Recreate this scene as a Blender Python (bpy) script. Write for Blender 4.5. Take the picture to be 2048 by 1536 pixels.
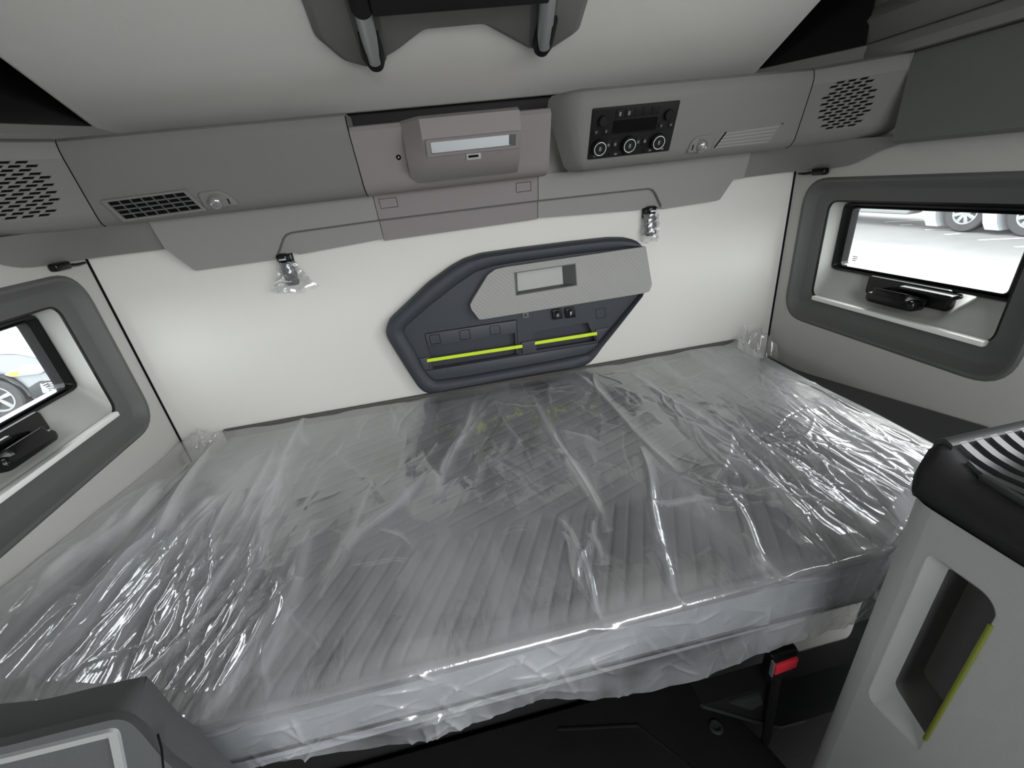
import bpy, bmesh, math, random
import numpy as np
from mathutils import Vector, Matrix
from mathutils.geometry import delaunay_2d_cdt
random.seed(7); rng = np.random.default_rng(7)
sc = bpy.context.scene
for o in list(bpy.data.objects): bpy.data.objects.remove(o)

# ------------------------------------------------------------------ camera
RT = np.array([[0.97667215, -0.17356999, 0.1264317], [-0.18786505, -0.40546942, 0.89459559], [-0.10401076, -0.8974787, -0.42861842]])
CAM = np.array([0, 0, 1.385]); FPX = 851.2
cd = bpy.data.cameras.new('camera'); cam = bpy.data.objects.new('camera', cd); sc.collection.objects.link(cam)
cd.sensor_width = 36; cd.lens = FPX / 2048 * 36; cd.clip_start = .01
m3 = RT @ np.diag([1, -1, -1.])
M = Matrix([list(m3[i]) + [CAM[i]] for i in range(3)] + [[0, 0, 0, 1]])
cam.matrix_world = M; sc.camera = cam

# ------------------------------------------------------------------ world, light, exposure
sc.view_settings.view_transform = 'Standard'; sc.view_settings.look = 'None'
sc.view_settings.gamma = 1; sc.view_settings.use_curve_mapping = False
sc.view_settings.exposure = 0.0
W = bpy.data.worlds.new('sky'); sc.world = W; W.use_nodes = True
bg = W.node_tree.nodes['Background']; bg.inputs[0].default_value = (0.965, 0.98, 1.0, 1); bg.inputs[1].default_value = 7.5
sc.cycles.max_bounces = 10; sc.cycles.diffuse_bounces = 6; sc.cycles.transparent_max_bounces = 16
sc.cycles.sample_clamp_indirect = 8
sun = bpy.data.lights.new('hazy_sun', 'SUN'); sun.energy = 9.0; sun.angle = math.radians(20); sun.color = (1, .98, .95)
so_ = bpy.data.objects.new('hazy_sun', sun); sc.collection.objects.link(so_); so_.rotation_euler = Vector((-.62, -.34, -.75)).to_track_quat('-Z', 'Y').to_euler()
def portal(name, loc, rot, sx, sy):
    l = bpy.data.lights.new(name, 'AREA'); l.shape = 'RECTANGLE'; l.size = sx; l.size_y = sy; l.cycles.is_portal = True
    o = bpy.data.objects.new(name, l); sc.collection.objects.link(o); o.location = loc; o.rotation_euler = rot; return o
XC, HW = .1555, 1.0875            # cab centre line and half width
XL, XR, YR = XC - HW, XC + HW, 1.40
PI = math.pi
portal('windscreen_portal', (XC + .25, -1.28, 1.45), (PI/2, 0, 0), 1.44, .92)
portal('door_portal', (XR - .01, -.47, .95), (0, PI/2, 0), 1.86, 1.46)
portal('side_window_portal', (XR + .12, 1.005, 1.105), (0, PI/2, 0), .20, .48)
portal('side_window_portal', (XL - .12, 1.005, 1.105), (0, -PI/2, 0), .20, .48)

# ------------------------------------------------------------------ pixel rays onto real planes
def ray(x, y): return RT @ np.array([(x - 1024) / FPX, (y - 768) / FPX, 1.])
def at(x, y, ax, v):
    i = 'xyz'.index(ax); r = ray(x, y); return CAM + r * ((v - CAM[i]) / r[i])
class Plane:
    """a flat frame: P0 origin, U right, V up, N towards the viewer"""
    def __init__(s, P0, U, V):
        s.P0 = np.array(P0, float); s.U = np.array(U, float); s.U /= np.linalg.norm(s.U)
        V = np.array(V, float); V -= s.U * (V @ s.U); s.V = V / np.linalg.norm(V); s.N = np.cross(s.U, s.V)
    def uv(s, x, y):
        r = ray(x, y); t = ((s.P0 - CAM) @ s.N) / (r @ s.N); d = CAM + r * t - s.P0; return (d @ s.U, d @ s.V)
    def pt(s, u, v, w=0): return s.P0 + s.U * u + s.V * v + s.N * w
    def uvs(s, pts): return [s.uv(*p) for p in pts]

# ------------------------------------------------------------------ materials
def mat(name, col, rough=.6, metal=0., bump=0., bscale=600., spec=.5, var=0., vscale=8., emit=None, estr=1.):
    m = bpy.data.materials.new(name); m.use_nodes = True; nt = m.node_tree; b = nt.nodes['Principled BSDF']
    if isinstance(col, (int, float)): col = (col, col, col)
    b.inputs['Base Color'].default_value = (*col, 1); b.inputs['Roughness'].default_value = rough
    b.inputs['Metallic'].default_value = metal; b.inputs['Specular IOR Level'].default_value = spec
    tc = nt.nodes.new('ShaderNodeTexCoord')
    if var:
        n = nt.nodes.new('ShaderNodeTexNoise'); n.inputs['Scale'].default_value = vscale; n.inputs['Detail'].default_value = 4
        r = nt.nodes.new('ShaderNodeMix'); r.data_type = 'RGBA'
        r.inputs[6].default_value = (*[c * (1 - var) for c in col], 1); r.inputs[7].default_value = (*[min(1, c * (1 + var)) for c in col], 1)
        nt.links.new(tc.outputs['Object'], n.inputs['Vector']); nt.links.new(n.outputs['Fac'], r.inputs[0]); nt.links.new(r.outputs[2], b.inputs['Base Color'])
    if bump:
        n = nt.nodes.new('ShaderNodeTexNoise'); n.inputs['Scale'].default_value = bscale; n.inputs['Detail'].default_value = 2
        bp = nt.nodes.new('ShaderNodeBump'); bp.inputs['Strength'].default_value = bump; bp.inputs['Distance'].default_value = .002
        nt.links.new(tc.outputs['Object'], n.inputs['Vector']); nt.links.new(n.outputs['Fac'], bp.inputs['Height']); nt.links.new(bp.outputs[0], b.inputs['Normal'])
    if emit: b.inputs['Emission Color'].default_value = (*emit, 1); b.inputs['Emission Strength'].default_value = estr
    return m
MT = dict(
    wall=mat('pale_fabric', (.685, .675, .635), .9, bump=.25, bscale=700, spec=.2),
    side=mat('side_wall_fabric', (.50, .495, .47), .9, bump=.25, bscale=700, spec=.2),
    bunk=mat('bunk_fabric', (.81, .80, .765), .95, bump=.3, bscale=600, spec=.15),
    console=mat('grey_console_plastic', (.19, .19, .18), .62, bump=.18, bscale=900, spec=.35),
    center=mat('warm_grey_plastic', (.245, .222, .224), .62, bump=.18, bscale=900, spec=.35),
    valance=mat('valance_plastic', (.27, .27, .258), .65, bump=.15, bscale=900, spec=.3),
    sidepanel=mat('dark_side_panel', (.135, .14, .135), .75, bump=.2, bscale=800, spec=.3),
    trim=mat('dark_trim_plastic', (.105, .108, .105), .55, bump=.15, bscale=900, spec=.4),
    liner=mat('light_liner_plastic', (.42, .425, .405), .6, bump=.15, bscale=900, spec=.3),
    sill_white=mat('pale_sill_strip', (.86, .87, .85), .4),
    black=mat('gloss_black', (.006, .006, .0065), .2, spec=.3),
    blackm=mat('matt_black', (.012, .012, .013), .6, bump=.1, spec=.3),
    seam=mat('seam_shadow_rubber', (.006, .006, .006), .8, spec=.05),
    slate=mat('slate_blue_plastic', (.036, .041, .05), .55, bump=.15, bscale=900, spec=.4),
    slate2=mat('slate_lower_plastic', (.05, .056, .066), .5, bump=.12, bscale=900, spec=.4),
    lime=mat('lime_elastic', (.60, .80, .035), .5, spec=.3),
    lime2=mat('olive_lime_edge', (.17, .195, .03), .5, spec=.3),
    silver=mat('brushed_aluminium', (.55, .57, .58), .42, .75, bump=.12, bscale=1500),
    lens=mat('lamp_lens', (.62, .66, .67), .2, spec=.6),
    clear=mat('clear_dome', (.30, .30, .30), .12, .45, spec=1.),
    gap_shade=mat('brown_grey_gap_shade', (.085, .08, .07), .8),
    gap=mat('black_gap_panel', (.004, .004, .004), .12, spec=.12),
    ledge=mat('ledge_vinyl', (.065, .065, .067), .33, bump=.1, bscale=40, spec=.4),
    louvre=mat('louvre_black', (.02, .02, .021), .30, spec=.6),
    white=mat('white_print', (.85, .85, .85), .5),
    greyprint=mat('grey_print', (.16, .16, .16), .5),
    button=mat('button_black', (.010, .010, .0105), .5, spec=.2),
    mattress=mat('mattress_fabric', (.18, .18, .185), .95, bump=.3, bscale=500, spec=.1, var=.06, vscale=20),
    side_band=mat('mattress_side', (.40, .42, .45), .9, bump=.35, bscale=350, spec=.1, var=.1, vscale=30),
    carpet=mat('dark_carpet', (.03, .03, .03), .95, bump=.5, bscale=400, spec=.1),
    rubber=mat('rubber_mat', (.012, .012, .012), .7, bump=.3, bscale=60, spec=.25, var=.4, vscale=12),
    red=mat('red_button', (.75, .03, .05), .4),
    cab=mat('cabinet_plastic', (.42, .43, .43), .55, bump=.12, bscale=900, spec=.4),
    cabin=mat('recess_plastic', (.10, .10, .10), .6, bump=.12, bscale=900),
    seat=mat('seat_fabric', (.085, .09, .09), .85, bump=.3, bscale=500, spec=.2),
    piping=mat('pale_piping', (.30, .315, .31), .6),
    ground=mat('asphalt', (.145, .145, .14), .9, bump=.4, bscale=40, var=.18, vscale=1.2),
    paint=mat('white_road_paint', (.6, .6, .59), .8),
    carpaint=mat('silver_car_paint', (.20, .215, .225), .3, .2, spec=.6),
    cardark=mat('dark_plastic', (.03, .032, .032), .6),
    tyre=mat('tyre_rubber', (.045, .045, .045), .8),
    rim=mat('alloy_rim', (.30, .31, .31), .35, .3),
    amber=mat('amber_lens', (.5, .33, .08), .3),
    truckw=mat('truck_white', (.28, .29, .30), .5),
)
def nodes(name):
    m = bpy.data.materials.new(name); m.use_nodes = True; nt = m.node_tree; nt.nodes.clear(); return m, nt, lambda t: nt.nodes.new(t)
def facing(nt, N, lo, amp, pw, normal=None):
    """reflectance that rises towards grazing view: lo + amp * facing ** pw"""
    lw = N('ShaderNodeLayerWeight'); lw.inputs[0].default_value = .5
    if normal: nt.links.new(normal, lw.inputs['Normal'])
    p = N('ShaderNodeMath'); p.operation = 'POWER'; p.inputs[1].default_value = pw; nt.links.new(lw.outputs['Facing'], p.inputs[0])
    a = N('ShaderNodeMath'); a.operation = 'MULTIPLY_ADD'; a.inputs[1].default_value = amp; a.inputs[2].default_value = lo; a.use_clamp = True; nt.links.new(p.outputs[0], a.inputs[0]); return a.outputs[0]
def glass_mat():
    m, nt, N = nodes('window_glass'); o = N('ShaderNodeOutputMaterial'); mx = N('ShaderNodeMixShader')
    t = N('ShaderNodeBsdfTransparent'); t.inputs[0].default_value = (.93, .95, .95, 1); g = N('ShaderNodeBsdfGlossy'); g.inputs['Roughness'].default_value = .02
    nt.links.new(facing(nt, N, .03, .5, 5), mx.inputs[0]); nt.links.new(t.outputs[0], mx.inputs[1]); nt.links.new(g.outputs[0], mx.inputs[2]); nt.links.new(mx.outputs[0], o.inputs[0]); return m
def film_mat(name='clear_film', haze=.20, r1=.32, r2=.055, lo=.16, amp=.5, pw=3., tint=(.80, .83, .86), share=.66):
    m, nt, N = nodes(name); o = N('ShaderNodeOutputMaterial')
    tr = N('ShaderNodeBsdfTransparent'); tr.inputs[0].default_value = (.97, .97, .97, 1)
    di = N('ShaderNodeBsdfDiffuse'); di.inputs[0].default_value = (*tint, 1)
    g1 = N('ShaderNodeBsdfGlossy'); g1.inputs['Roughness'].default_value = r1; g1.inputs[0].default_value = (1, 1, 1, 1)
    g2 = N('ShaderNodeBsdfGlossy'); g2.inputs['Roughness'].default_value = r2; g2.inputs[0].default_value = (1, 1, 1, 1)
    tc = N('ShaderNodeTexCoord')
    mp = N('ShaderNodeMapping'); mp.inputs['Scale'].default_value = (75, 20, 75); nt.links.new(tc.outputs['Object'], mp.inputs[0])
    n = N('ShaderNodeTexNoise'); n.inputs['Scale'].default_value = 1.; n.inputs['Detail'].default_value = 4; nt.links.new(mp.outputs[0], n.inputs['Vector'])
    bp = N('ShaderNodeBump'); bp.inputs['Strength'].default_value = .15; bp.inputs['Distance'].default_value = .005
    nt.links.new(n.outputs['Fac'], bp.inputs['Height'])
    nt.links.new(bp.outputs[0], g1.inputs['Normal']); nt.links.new(bp.outputs[0], g2.inputs['Normal'])
    m1 = N('ShaderNodeMixShader')
    hm = N('ShaderNodeMapping'); hm.inputs['Scale'].default_value = (7, 2.6, 7); nt.links.new(tc.outputs['Object'], hm.inputs[0])
    hn = N('ShaderNodeTexNoise'); hn.inputs['Scale'].default_value = 1.; hn.inputs['Detail'].default_value = 5; nt.links.new(hm.outputs[0], hn.inputs['Vector'])
    hr = N('ShaderNodeMapRange'); hr.inputs[1].default_value = .35; hr.inputs[2].default_value = .68; hr.inputs[3].default_value = haze * .45; hr.inputs[4].default_value = haze * 1.6
    nt.links.new(hn.outputs['Fac'], hr.inputs[0])
    at_ = N('ShaderNodeAttribute'); at_.attribute_name = 'fold'      # doubled film along a fold is milkier
    ha = N('ShaderNodeMath'); ha.operation = 'MULTIPLY_ADD'; ha.inputs[1].default_value = .17; ha.use_clamp = True; nt.links.new(at_.outputs['Fac'], ha.inputs[0]); nt.links.new(hr.outputs[0], ha.inputs[2]); nt.links.new(ha.outputs[0], m1.inputs[0])
    nt.links.new(tr.outputs[0], m1.inputs[1]); nt.links.new(di.outputs[0], m1.inputs[2])
    gg = N('ShaderNodeMixShader'); gg.inputs[0].default_value = share; nt.links.new(g1.outputs[0], gg.inputs[1]); nt.links.new(g2.outputs[0], gg.inputs[2])
    m2 = N('ShaderNodeMixShader'); nt.links.new(facing(nt, N, lo, amp, pw, bp.outputs[0]), m2.inputs[0]); nt.links.new(m1.outputs[0], m2.inputs[1]); nt.links.new(gg.outputs[0], m2.inputs[2])
    nt.links.new(m2.outputs[0], o.inputs[0]); return m
MT['glass'] = glass_mat(); MT['film'] = film_mat(); MT['wrap'] = film_mat('wrap_film', .12, .12, .05, .10, .5, 2)
def wave_mat(name, col):
    """insert panel with a fine woven chevron relief"""
    m = mat(name, col, .7, spec=.3); nt = m.node_tree; b = nt.nodes['Principled BSDF']
    tc = nt.nodes.new('ShaderNodeTexCoord'); w = nt.nodes.new('ShaderNodeTexWave'); w.wave_type = 'BANDS'; w.bands_direction = 'DIAGONAL'
    w.inputs['Scale'].default_value = 45; w.inputs['Distortion'].default_value = 6; w.inputs['Detail'].default_value = 1; w.inputs['Detail Scale'].default_value = .25
    bp = nt.nodes.new('ShaderNodeBump'); bp.inputs['Strength'].default_value = .32; bp.inputs['Distance'].default_value = .002
    nt.links.new(tc.outputs['Object'], w.inputs['Vector']); nt.links.new(w.outputs['Fac'], bp.inputs['Height']); nt.links.new(bp.outputs[0], b.inputs['Normal']); return m
MT['insert'] = wave_mat('woven_insert', (.30, .30, .285))

# ------------------------------------------------------------------ objects and meshes
ORG = {}
def tag(o, label=None, cat=None, group=None, kind=None):
    if label: o['label'] = label
    if cat: o['category'] = cat
    if group: o['group'] = group
    if kind: o['kind'] = kind
    return o
def thing(name, loc, label=None, cat=None, group=None, kind=None, local=False):
    o = bpy.data.objects.new(name, None); o.empty_display_size = .05; sc.collection.objects.link(o); o.location = loc
    ORG[o.name] = np.zeros(3) if local else np.array(loc, float)
    return tag(o, label, cat, group, kind)
def mk(name, verts, faces, m, parent=None, smooth=True, sharp=35):
    org = ORG.get(parent.name, np.zeros(3)) if parent else np.zeros(3)
    v = np.asarray(verts, float) - org
    me = bpy.data.meshes.new(name); me.from_pydata(v.tolist(), [], faces)
    me.validate()
    bm = bmesh.new(); bm.from_mesh(me); bmesh.ops.recalc_face_normals(bm, faces=bm.faces); bm.to_mesh(me); bm.free()
    if smooth:
        me.polygons.foreach_set('use_smooth', [True] * len(me.polygons)); me.set_sharp_from_angle(angle=math.radians(sharp))
    me.materials.append(MT[m] if isinstance(m, str) else m)
    o = bpy.data.objects.new(name, me); sc.collection.objects.link(o)
    if parent: o.parent = parent
    ORG[o.name] = org
    return o
def joinvf(parts):
    V, F = [], []
    for v, f in parts:
        b = len(V); V += [list(p) for p in v]; F += [[i + b for i in q] for q in f]
    return V, F
def vf_loft(loops, closed=True, cap0=True, cap1=True, skip=None):
    n = len(loops[0]); V = [p for l in loops for p in l]; F = []
    for k in range(len(loops) - 1):
        for i in range(n if closed else n - 1):
            j = (i + 1) % n; q = [k * n + i, k * n + j, (k + 1) * n + j, (k + 1) * n + i]
            if skip and skip(*[V[a] for a in q]): continue
            F.append(q)
    if cap0: F.append(list(range(n))[::-1])
    if cap1: F.append([(len(loops) - 1) * n + i for i in range(n)])
    return V, F
def inset(poly, d):
    """mitred inward offset of a simple polygon"""
    P = [np.array(p, float) for p in poly]; n = len(P)
    A = sum(P[i][0] * P[(i + 1) % n][1] - P[(i + 1) % n][0] * P[i][1] for i in range(n)); s = 1 if A > 0 else -1
    out = []
    for i in range(n):
        a, b, c = P[i - 1], P[i], P[(i + 1) % n]
        e1 = (b - a) / (np.linalg.norm(b - a) + 1e-12); e2 = (c - b) / (np.linalg.norm(c - b) + 1e-12)
        n1 = s * np.array([-e1[1], e1[0]]); n2 = s * np.array([-e2[1], e2[0]]); k = 1 + n1 @ n2
        out.append(tuple(b + (n1 + n2) * d / max(k, .35)))
    return out
def fillet(poly, r, n=5):
    P = [np.array(p, float) for p in poly]; out = []; L = len(P)
    rs = r if isinstance(r, (list, tuple)) else [r] * L
    for i in range(L):
        a, b, c = P[i - 1], P[i], P[(i + 1) % L]; la, lc = np.linalg.norm(a - b), np.linalg.norm(c - b)
        d = min(rs[i], la * .48, lc * .48)
        if d < 1e-6: out.append(tuple(b)); continue
        p, q = b + (a - b) / la * d, b + (c - b) / lc * d
        for t in np.linspace(0, 1, n + 1): out.append(tuple((1 - t) ** 2 * p + 2 * t * (1 - t) * b + t * t * q))
    return out
def rrect(u0, u1, v0, v1, r, n=5): return fillet([(u0, v0), (u1, v0), (u1, v1), (u0, v1)], r, n)
def vf_prism(pl, poly, w0, w1, bev=0., nb=2):
    loops = [[pl.pt(u, v, w0) for u, v in poly]]
    if bev:
        for k in range(nb + 1):
            a = k / nb * PI / 2; pp = inset(poly, bev * (1 - math.cos(a))) if k else poly
            loops.append([pl.pt(u, v, w1 - bev + bev * math.sin(a)) for u, v in pp])
    else: loops.append([pl.pt(u, v, w1) for u, v in poly])
    return vf_loft(loops)
def prism(name, pl, poly, w0, w1, m, parent=None, bev=0., nb=2): return mk(name, *vf_prism(pl, poly, w0, w1, bev, nb), m, parent)
def ccw(poly):
    a = sum(poly[i][0] * poly[(i + 1) % len(poly)][1] - poly[(i + 1) % len(poly)][0] * poly[i][1] for i in range(len(poly)))
    return list(poly) if a > 0 else list(poly)[::-1]
def vf_plate(outer, holes, fm, thick):
    """flat plate with real holes; fm(u,v,w) -> point, w behind the face"""
    outer = ccw(outer); holes = [ccw(h) for h in holes]; V2, FC = [], []
    for lp in [outer] + holes:
        b = len(V2); V2 += [Vector(p) for p in lp]; FC.append(list(range(b, b + len(lp))))
    vc, ec, fc, _, _, _ = delaunay_2d_cdt(V2, [], FC, 2, 1e-6)
    n = len(vc); V = [fm(p[0], p[1], 0) for p in vc] + [fm(p[0], p[1], thick) for p in vc]
    F = [list(f) for f in fc] + [[i + n for i in f][::-1] for f in fc]
    cnt = {}
    for f in fc:
        for i in range(len(f)): a, b = f[i], f[(i + 1) % len(f)]; cnt.setdefault((min(a, b), max(a, b)), []).append((a, b))
    for k, l in cnt.items():
        if len(l) == 1: a, b = l[0]; F.append([b, a, a + n, b + n])
    return V, F
def plate(name, outer, holes, fm, thick, m, parent=None): return mk(name, *vf_plate(outer, holes, fm, thick), m, parent, sharp=25)
def vf_box(x0, x1, y0, y1, z0, z1, b=0.):
    if not b:
        V = [(x, y, z) for z in (z0, z1) for x, y in ((x0, y0), (x1, y0), (x1, y1), (x0, y1))]
        return V, [[3, 2, 1, 0], [4, 5, 6, 7], [0, 1, 5, 4], [1, 2, 6, 5], [2, 3, 7, 6], [3, 0, 4, 7]]
    loops = []
    for z, d in ((z0, b), (z0 + b * .3, b * .3), (z0 + b, 0), (z1 - b, 0), (z1 - b * .3, b * .3), (z1, b)):
        loops.append([(x, y, z) for x, y in rrect(x0 + d, x1 - d, y0 + d, y1 - d, max(b * 1.2 - d * .5, b * .4), 3)])
    return vf_loft(loops)
def box(name, x0, x1, y0, y1, z0, z1, m, parent=None, b=0.): return mk(name, *vf_box(x0, x1, y0, y1, z0, z1, b), m, parent)
def vf_tube(pts, r, n=10, closed=False):
    P = [np.array(p, float) for p in pts]; rs = r if isinstance(r, (list, tuple)) else [r] * len(P); loops = []; u = None
    for i, p in enumerate(P):
        a, b = P[max(i - 1, 0)], P[min(i + 1, len(P) - 1)]
        if closed: a, b = P[i - 1], P[(i + 1) % len(P)]
        d = (b - a) / (np.linalg.norm(b - a) + 1e-12)
        if u is None: u = np.cross(d, [0, 0, 1.]); u = u if np.linalg.norm(u) > .1 else np.cross(d, [0, 1., 0])
        u = u - d * (u @ d); u /= np.linalg.norm(u); v = np.cross(d, u)
        loops.append([p + rs[i] * (math.cos(t) * u + math.sin(t) * v) for t in np.linspace(0, 2 * PI, n, endpoint=False)])
    if closed: return vf_loft(loops + [loops[0]], cap0=False, cap1=False)
    return vf_loft(loops)
def tube(name, pts, r, m, parent=None, n=10, closed=False): return mk(name, *vf_tube(pts, r, n, closed), m, parent)
def vf_lathe(pl, u, v, prof, n=24, sx=1., sy=1.):
    """profile [(radius, w)] turned about the plane normal"""
    loops = [[pl.pt(u + r * sx * math.cos(t), v + r * sy * math.sin(t), w) for t in np.linspace(0, 2 * PI, n, endpoint=False)] for r, w in prof]
    return vf_loft(loops)
def lathe(name, pl, u, v, prof, m, parent=None, n=24, sx=1., sy=1.): return mk(name, *vf_lathe(pl, u, v, prof, n, sx, sy), m, parent)
def sweep_vf(path, prof, prev=None, nxt=None):
    """profile [(d behind the path, z)] swept along a plan path with mitred corners"""
    P = [np.array(p, float) for p in path]; Q = ([np.array(prev)] if prev is not None else []) + P + ([np.array(nxt)] if nxt is not None else [])
    off = 1 if prev is not None else 0; loops = []
    for i in range(len(P)):
        j = i + off; es = []
        if j > 0: e = Q[j] - Q[j - 1]; es.append(e / np.linalg.norm(e))
        if j < len(Q) - 1: e = Q[j + 1] - Q[j]; es.append(e / np.linalg.norm(e))
        ns = [np.array([-e[1], e[0]]) for e in es]; nn = sum(ns); k = 1 + (ns[0] @ ns[1] if len(ns) == 2 else 0); nn = nn / (k if len(ns) == 2 else 1)
        loops.append([(P[i][0] + nn[0] * d, P[i][1] + nn[1] * d, z) for d, z in prof])
    return vf_loft(loops)

# ------------------------------------------------------------------ cab shell
def S(s): return lambda y, z, w: (XC + s * (HW + w), y, z)
ring_out = rrect(.662, 1.343, .830, 1.288, .085, 7)
DOORS = {'right': rrect(-1.2, .26, .02, 1.88, .05), 'left': None}   # unseen right door set open for its light; left window omitted to cut light
def rear_uv(x, z, w): return (x, YR + w, z)
plate('wall_rear', [(XL + .004, .30), (XR - .004, .30), (XR - .004, 1.56), (XL + .004, 1.56)], [], rear_uv, .03, 'wall')['kind'] = 'structure'
plate('wall_rear_upper', [(XL - .02, 1.56), (XR + .02, 1.56), (XR + .02, 2.3), (XL - .02, 2.3)], [], rear_uv, .03, 'blackm')['kind'] = 'structure'
for s, nm in ((1, 'right'), (-1, 'left')):
    w = plate('wall_' + nm, [(-1.32, -.02), (YR + .03, -.02), (YR + .03, 2.3), (-1.32, 2.3)], [h for h in (ring_out, DOORS[nm]) if h], S(s), .03, 'side'); w['kind'] = 'structure'
    x = XC + s * (HW - .001)
    o = tube('trim_' + ('1' if s > 0 else '2'), [(x, YR - .002, .6), (x, YR - .002, 1.33)], .0032, 'seam'); o['kind'] = 'structure'
box('trim_7', -.79, 1.10, 1.384, 1.3985, .60, .7385, 'gap_shade', None, .003)['kind'] = 'structure'  # dark strip standing in for the shaded gap behind the mattress
plate('ceiling', [(XL - .03, -1.32), (XR + .03, -1.32), (XR + .03, YR + .03), (XL - .03, YR + .03)], [], lambda x, y, w: (x, y, 2.3 + w), .03, 'side')['kind'] = 'structure'
plate('floor', [(XL - .03, -1.32), (XR + .03, -1.32), (XR + .03, YR + .03), (XL - .03, YR + .03)], [], lambda x, y, w: (x, y, -w), .03, 'carpet')['kind'] = 'structure'
plate('wall_front', [(XL, 0), (XR, 0), (XR, 2.3), (XL, 2.3)], [rrect(XC - .45, XC + .98, 1.0, 1.9, .08)], lambda x, y, w: (x, -1.3 - w, y), .03, 'sidepanel')['kind'] = 'structure'

bounce_dash = plate('bounce_dashboard', rrect(-1.27, -.80, .45, .93, .06), [], lambda y, z, w: (XL + .02 + (XR - XL - .6) * w / .03, y, z), .03, 'liner'); bounce_dash['kind'] = 'structure'  # unseen pale block added to bounce light up onto the bunk underside

# ------------------------------------------------------------------ sleeper windows (mirror images of each other)
def rr_n(u0, u1, v0, v1, r): return rrect(u0, u1, v0, v1, r, 7)
def side_window(s, n):
    f = S(s); x0 = XC + s * HW
    root = thing('window_%d' % n, (x0, 1.0, .83), kind='structure')
    L = lambda p, w: [f(u, v, w) for u, v in p]
    inner = rr_n(.738, 1.274, .908, 1.222, .034); mid = inset(ring_out, .034)
    mk('frame_ring', *vf_loft([L(inset(ring_out, -.004), -.001), L(inset(ring_out, .003), -.005), L(inset(ring_out, .010), -.003), L(inset(ring_out, .028), .022), L(inset(ring_out, .034), .0245), L(rr_n(.732, 1.280, .902, 1.228, .038), .029), L(inner, .032), L(inner, .05)], cap0=False, cap1=False), 'trim', root)
    mk('seal', *vf_loft([L(inset(inner, -.001), .0312), L(inset(inner, .004), .0318), L(inset(inner, .004), .04)], cap0=False, cap1=False), 'black', root)
    fr = rr_n(.746, 1.264, .998, 1.212, .022); a = inset(inner, .004)
    mk('reveal', *vf_loft([L(a, .036), L(fr, .085)], cap0=False, cap1=False, skip=lambda p, q, r, t: p[2] < .9125 and q[2] < .9125), 'liner', root)
    # sloping sill with a scooped hand pocket
    ny, nt = 60, 18; V = []; F = []
    for j in range(nt + 1):
        t = j / nt
        for i in range(ny + 1):
            y = .745 + .525 * i / ny; z = .910 + .093 * t; w = .034 + .054 * t
            e = 1 / (1 + math.exp(-(y - (.845 + .05 * (1 - t))) / .008)) / (1 + math.exp((y - (1.155 - .02 * t)) / .012)) / (1 + math.exp(-(t - .17) / .05))
            d = .034 * e * (.35 + .65 * t); V.append(f(y, z - d * .5, w + d * .9))
    for j in range(nt):
        for i in range(ny): b = j * (ny + 1) + i; F.append([b, b + 1, b + ny + 2, b + ny + 1])
    mk('sill', V, F, 'liner', root, sharp=60)
    box('sill_lip', *sorted((f(0, 0, .014)[0], f(0, 0, .034)[0])), .745, 1.252, .904, .918, 'sill_white', root, .003)
    gl = rr_n(.780, 1.233, 1.017, 1.193, .012)
    mk('frame', *vf_loft([L(fr, .11), L(fr, .084), L(inset(fr, .004), .078), L(inset(fr, .010), .080), L(inset(gl, -.010), .088), L(inset(gl, -.004), .083), L(inset(gl, -.001), .085), L(gl, .094), L(gl, .11)], cap0=False, cap1=False), 'black', root)
    mk('pane', *vf_loft([L(inset(gl, -.004), .096), L(inset(gl, -.004), .100)]), 'glass', root)
    parts = []
    for k, (dy, ln) in enumerate(((0, .016), (.0, .016), (.0, .012))): parts.append(vf_box(*sorted((f(0, 0, .0945)[0], f(0, 0, .0958)[0])), 1.205 - ln, 1.205, 1.046 - k * .006, 1.0485 - k * .006))
    mk('glass_marking', *joinvf(parts), 'greyprint', root)
    # latch handle in the pocket
    h = box('latch_handle', *sorted((f(0, 0, .022)[0], f(0, 0, .075)[0])), .93, 1.075, .938, .972, 'black', root, .012)
    pl = Plane(f(1.0, .972, .05), (0, s, 0), (-s, 0, .35))
    prism('lever', pl, fillet([(-.075 * 1, -.018), (.075, -.018), (.05, .03), (-.045, .03)], .008, 3) if s > 0 else fillet([(-.075, -.018), (.075, -.018), (.045, .03), (-.05, .03)], .008, 3), -.012, .006, 'black', h, .003)
    box('lever_tip', *sorted((f(0, 0, .045)[0], f(0, 0, .085)[0])), .86, 1.0, .985, .999, 'black', h, .005)
    mk('latch_back', *vf_box(*sorted((f(0, 0, .070)[0], f(0, 0, .100)[0])), .88, 1.12, .945, 1.006, .01), 'black', h)
    return root
side_window(1, 1); side_window(-1, 2)

# ------------------------------------------------------------------ overhead console
con = thing('overhead_console', (XC, 1.3, 1.39), 'long grey moulded overhead console wrapping across the back wall and round both corners', 'console')
PF = [(.125, 1.572), (.02, 1.568), (.006, 1.560), (0, 1.545), (.002, 1.528), (.048, 1.418), (.056, 1.404), (.072, 1.393), (.10, 1.388), (.165, 1.387)]
YF = 1.20; YB = 1.165
LS0, LS1 = (-.89, .30), (-.89, 1.05); RS1, RS0 = (1.20, 1.05), (1.20, .30)
def off(a, b, d): a, b = np.array(a, float), np.array(b, float); e = (b - a) / np.linalg.norm(b - a); return tuple(a + e * d)
g = .0012
pL = (-.745, YF)
def sec(name, path, m, prev=None, nxt=None, prof=PF): return mk(name, *sweep_vf(path, prof, prev, nxt), m, con)
PS = [(.06, 1.572), (.02, 1.568), (.006, 1.560), (0, 1.545), (.0, 1.40), (.003, 1.375), (.012, 1.367), (.04, 1.366)]
sec('side_panel', [LS0, off(LS1, LS0, g)], 'sidepanel', prof=PS)
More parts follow.
